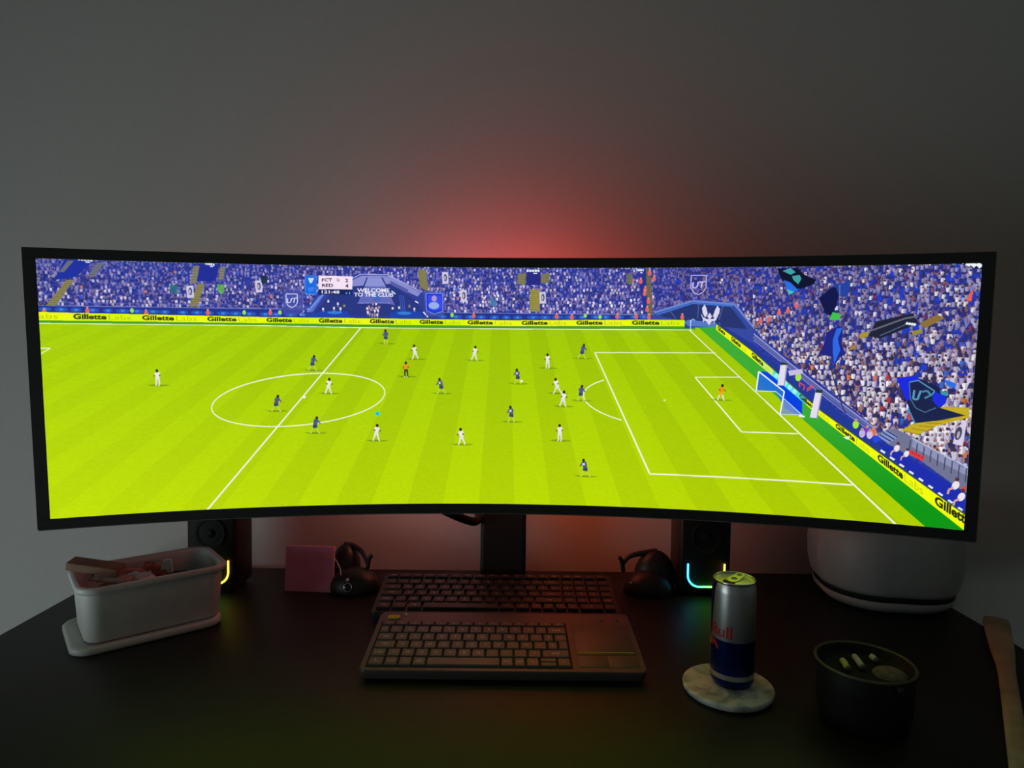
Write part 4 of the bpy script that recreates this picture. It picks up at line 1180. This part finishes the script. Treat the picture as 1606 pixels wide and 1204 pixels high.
gadget(.2545, .212, 1, 'black looped controller left of the cyan-lit speaker', False, .046, (.014, .010, .036))
wire = link('white_wire', tube_mesh('white_wire', smooth_path([(-.302, .207, .050), (-.297, .204, .0565), (-.290, .199, .054), (-.284, .194, .047), (-.280, .190, .0385), (-.279, .187, .030)], 6), .0009, 8), M['white'])
tag(wire, 'short thin white wire arching out from behind the pink note', 'wire')

# ------------------------------------------------------------------ coaster and drink can
CX, CY = .289, -.124
cm = bpy.data.materials.new('marble')
cm.use_nodes = True
nt = cm.node_tree; bs = nt.nodes['Principled BSDF']
tc = nt.nodes.new('ShaderNodeTexCoord'); nz = nt.nodes.new('ShaderNodeTexNoise'); nz.inputs['Scale'].default_value = 26; nz.inputs['Detail'].default_value = 9; nz.inputs['Distortion'].default_value = 1.6
rp = nt.nodes.new('ShaderNodeValToRGB')
rp.color_ramp.elements[0].position = .36; rp.color_ramp.elements[0].color = (.26, .29, .25, 1)
rp.color_ramp.elements[1].position = .56; rp.color_ramp.elements[1].color = (.64, .64, .61, 1)
nt.links.new(tc.outputs['Object'], nz.inputs['Vector']); nt.links.new(nz.outputs['Fac'], rp.inputs['Fac']); nt.links.new(rp.outputs['Color'], bs.inputs['Base Color'])
bs.inputs['Roughness'].default_value = .35
co = tag(link('coaster', lathe_mesh('coaster', [(0, 0), (.047, 0), (.0525, .002), (.0545, .005), (.0548, .008), (.0540, .0098), (.052, .0104), (0, .0104)], 72), cm, None, loc=(CX - .006, CY - .004, 0)), 'round white marble coaster under the drink can', 'coaster')
can = tag(empty('drink_can', (CX, CY, .0104)), 'slim silver and blue energy drink can on the marble coaster', 'can')
cn = bpy.data.materials.new('can_print')
cn.use_nodes = True
nt = cn.node_tree; bs = nt.nodes['Principled BSDF']
tc = nt.nodes.new('ShaderNodeTexCoord'); sp = nt.nodes.new('ShaderNodeSeparateXYZ')
nt.links.new(tc.outputs['Object'], sp.inputs[0])
def math_node(op, a, b=None):
    n_ = nt.nodes.new('ShaderNodeMath'); n_.operation = op
    for i, x in enumerate((a, b)):
        if x is None: continue
        if isinstance(x, (int, float)): n_.inputs[i].default_value = x
        else: nt.links.new(x, n_.inputs[i])
    return n_.outputs[0]
ang = math_node('ARCTAN2', sp.outputs['Y'], sp.outputs['X'])
ang = math_node('ADD', ang, 1.64)                             # turn of the can
tq = math_node('SUBTRACT', math_node('COSINE', ang), math_node('MULTIPLY', math_node('SUBTRACT', sp.outputs['Z'], .060), 4.5))
side = math_node('GREATER_THAN', tq, .05)                      # slanted edge between the two fields
top = math_node('GREATER_THAN', sp.outputs['Z'], .060)
same = math_node('ABSOLUTE', math_node('SUBTRACT', math_node('SUBTRACT', 1.0, top), math_node('SUBTRACT', 1.0, side)))
band = math_node('MULTIPLY', math_node('GREATER_THAN', sp.outputs['Z'], .0125), math_node('LESS_THAN', sp.outputs['Z'], .0185))
blue = math_node('MULTIPLY', same, math_node('SUBTRACT', 1.0, band))
mx = nt.nodes.new('ShaderNodeMix'); mx.data_type = 'RGBA'
nt.links.new(blue, mx.inputs['Factor'])
mx.inputs[6].default_value = (.44, .45, .47, 1); mx.inputs[7].default_value = (.010, .022, .20, 1)
nt.links.new(mx.outputs[2], bs.inputs['Base Color'])
bs.inputs['Metallic'].default_value = .85; bs.inputs['Roughness'].default_value = .34
RB = .0265
link('can_body', lathe_mesh('can_body', [(0, .004), (.018, .002), (.0205, .0), (.0225, .002), (.0255, .006), (RB, .009), (RB, .118), (.0262, .121), (.0250, .1265), (.0243, .1288)], 72), cn, can)
link('can_rim', lathe_mesh('can_rim', [(.0241, .1283), (.0252, .1296), (.0254, .1312), (.0248, .1322), (.0238, .1318), (.0234, .1304), (.0231, .1286), (.0236, .1284)], 72, True), M['steel'], can)
lidm = mat('can_lid', (.78, .78, .76), .42, metal=1.0, var=.03)
lidp = link('can_lid', lathe_mesh('can_lid', [(.0232, .1290), (.0224, .1276), (.0214, .1288), (.0205, .1292), (0, .1296)], 64), lidm, can)
# drinking hole, tab with two openings
hole = [(.0062 * math.cos(a) * (1.15 if math.cos(a) > 0 else 1), .0078 * math.sin(a)) for a in np.linspace(0, 2 * PI, 28, endpoint=False)]
TABA = -2.45
def rz(x, y, a): return (x * math.cos(a) - y * math.sin(a), x * math.sin(a) + y * math.cos(a))
hp = [rz(x + .0118, y, TABA) for x, y in hole]
link('drinking_hole', loft_mesh('drinking_hole', [[(x, y, .1285) for x, y in hp], [(x, y, .12975) for x, y in hp]], smooth=False), M['gloss'], lidp)
tabo = [(.0035 + .0075 * math.cos(a), .0072 * math.sin(a)) for a in np.linspace(-PI / 2, PI / 2, 12)] + [(-.0125 + .0058 * math.cos(a), .0058 * math.sin(a)) for a in np.linspace(PI / 2, 1.5 * PI, 12)]
def tab_mesh():
    bm = bmesh.new()
    loops = [tabo, [(-.0118 + .0040 * math.cos(a), .0036 * math.sin(a)) for a in np.linspace(0, 2 * PI, 18, endpoint=False)], [(.0010 + .0036 * math.cos(a), .0040 * math.sin(a)) for a in np.linspace(0, 2 * PI, 18, endpoint=False)]]
    es = []
    for lp in loops:
        vs = [bm.verts.new((x, y, 0)) for x, y in lp]
        es += [bm.edges.new((vs[i], vs[(i + 1) % len(vs)])) for i in range(len(vs))]
    bmesh.ops.triangle_fill(bm, edges=es, use_beauty=True)
    ext = bmesh.ops.extrude_face_region(bm, geom=list(bm.faces))
    for e in ext['geom']:
        if isinstance(e, bmesh.types.BMVert): e.co.z += .0011
    bmesh.ops.recalc_face_normals(bm, faces=bm.faces)
    me = bpy.data.meshes.new('pull_tab'); bm.to_mesh(me); bm.free()
    return me
link('pull_tab', tab_mesh(), lidm, can, loc=(*rz(-.0005, 0, TABA), .1303), rot=(0, .15, TABA))
# lettering and emblem wrapped round the body
def wrap(name, pts, tris, a0, z0, m, d=.00025):
    return link(name, mesh(name, [((RB + d) * math.cos(a0 + x / RB), (RB + d) * math.sin(a0 + x / RB), z0 + y) for x, y in pts], tris), m, can)
redp = mat('red_print', (.42, .018, .025), .4, metal=.2, var=.05)
sunp = mat('yellow_print', (.75, .48, .03), .4, metal=.2, var=.05)
for s, off_x in (('Red', -.0370), ('Bull', 0.0)):
    v, t = TEXT[(s, .02)]
    sc = .0205
    wrap('lettering', [(a[0] * sc + off_x, a[1] * sc) for a in v], [tuple(int(i) for i in f) for f in t], -3.02, .064, redp)
bull = [(0, .004), (.003, .0075), (.007, .0085), (.010, .012), (.0125, .0105), (.0115, .008), (.013, .006), (.0165, .0065), (.015, .0035), (.0115, .0025), (.012, -.001), (.0095, .0), (.008, .0025), (.004, .0015), (.001, -.002), (-.0015, -.001)]
def fan_fill(pts, nsub=1):
    bm = bmesh.new()
    vs = [bm.verts.new((x, y, 0)) for x, y in pts]
    bm.faces.new(vs); bmesh.ops.triangulate(bm, faces=bm.faces)
    bm.verts.index_update()
    r = [(v.co.x, v.co.y) for v in bm.verts], [tuple(v.index for v in f.verts) for f in bm.faces]
    bm.free(); return r
for mir, ox in ((1, -.0255), (-1, .0105)):
    P_, F_ = fan_fill([(mir * x, y) for x, y in bull])
    wrap('bull_emblem', [(x + ox, y) for x, y in P_], F_, -3.02, .050, redp, .0003)
P_, F_ = fan_fill([(.0062 * math.cos(a) - .0075, .0062 * math.sin(a)) for a in np.linspace(0, 2 * PI, 24, endpoint=False)])
wrap('sun_emblem', P_, F_, -3.02, .056, sunp, .0002)

# ------------------------------------------------------------------ white rounded device on the right
dev = tag(empty('white_device', (.662, .206, 0), (0, 0, math.radians(-8))), 'white rounded appliance with a black groove on the right desk end', 'appliance')
def dring(w, d, r, z):
    return [(x, y, z) for x, y in rrect(w, d, r, 9)]
link('lower_shell', loft_mesh('lower_shell', [dring(.165, .150, .066, 0), dring(.190, .174, .074, .003), dring(.205, .188, .078, .010), dring(.211, .193, .079, .0205)]), M['grey'], dev)
link('groove', loft_mesh('groove', [dring(.207, .189, .078, .0195), dring(.212, .194, .079, .0320)]), M['matte'], dev)
link('upper_shell', loft_mesh('upper_shell', [dring(.213, .195, .079, .0310), dring(.219, .200, .081, .038), dring(.228, .207, .083, .060), dring(.231, .209, .084, .090), dring(.226, .204, .083, .120), dring(.206, .186, .079, .140), dring(.150, .14, .064, .149), dring(.06, .05, .022, .151)]), M['grey'], dev)

# ------------------------------------------------------------------ black pot with stubs
pot = tag(empty('black_pot', (.420, -.186, 0)), 'round black pot with a thin lip, right of the drink can', 'pot')
link('pot_wall', lathe_mesh('pot_wall', [(0, 0), (.042, 0), (.047, .003), (.0500, .02), (.0510, .045), (.0513, .0665), (.0503, .068), (.0488, .0665), (.0470, .060), (.044, .0570), (.038, .0555), (0, .0550)], 64), mat('pot_black', (.006, .006, .006), .6, var=.1, spec=.18), pot)
link('lip', lathe_mesh('lip', [(.0508, .0650), (.0530, .0660), (.0536, .0676), (.0528, .0688), (.0508, .0686), (.0498, .0675)], 64, True), mat('pot_lip', (.05, .052, .03), .35, var=.1), pot)
link('notch_tab', box_mesh('notch_tab', -.003, .003, -.004, .004, -.002, .002, .0008), M['black'], pot, loc=(.0095, -.0530, .0625), rot=(.5, 0, 0))
link('crumble', lathe_mesh('crumble', [(.0185, .0553), (.016, .0580), (.011, .0605), (.006, .0615), (0, .062)], 40), M['ash'], pot, loc=(.0265, -.006, 0))
def stub(label, x, y, z, L, rz_, tilt, m):
    t = empty('stub', (.420 + x, -.186 + y, z), (0, tilt, rz_))
    tag(t, label, 'stub', 'stubs lying in the black pot')
    link('paper', tube_mesh('paper', [Vector((k * L / 6 - L / 2, .0004 * math.sin(k), 0)) for k in range(7)], .0036, 12), m, t)
    link('burnt_end', tube_mesh('burnt_end', [Vector((L / 2 - .0002, 0, 0)), Vector((L / 2 + .001, 0, 0)), Vector((L / 2 + .0022, .0003, 0))], [.0035, .0033, .0018], 12), M['ash'], t)
stub('short yellowish stub in the black pot, nearest its left rim', -.0175, .0090, .0592, .021, -1.75, .0, M['butty'])
stub('longer pale grey stub in the middle of the black pot', .0020, .0165, .0592, .027, -1.72, .0, M['butt'])
stub('small pale stub at the far side of the black pot', .0250, .0260, .0592, .009, -1.5, .0, M['butt'])

# ------------------------------------------------------------------ wooden handle across the right desk edge
sp_ = [((.775, .0835), .0170, .006), ((.768, .0735), .0178, .0065), ((.738, .028), .0165, .0065), ((.700, -.030), .0140, .006), ((.683, -.056), .0115, .006), ((.660, -.090), .0098, .006), ((.597, -.182), .0098, .006), ((.520, -.296), .0115, .006), ((.475, -.362), .0125, .006), ((.468, -.372), .010, .005)]
d_ = Vector((.56, .83, 0)).normalized(); n_ = Vector((d_.y, -d_.x, 0))
rr = []
for i, ((x, y), hw_, hz) in enumerate(sp_):
    c = Vector((x, y, .0067))
    rr.append([c + n_ * (hw_ * math.copysign(abs(math.cos(a)) ** .6, math.cos(a))) + Vector((0, 0, hz * math.copysign(abs(math.sin(a)) ** .8, math.sin(a)))) for a in np.linspace(0, 2 * PI, 24, endpoint=False)])
tag(link('wooden_handle', loft_mesh('wooden_handle', rr), M['wood']), 'long pale wooden handle with a wider end, lying over the right desk edge', 'handle')
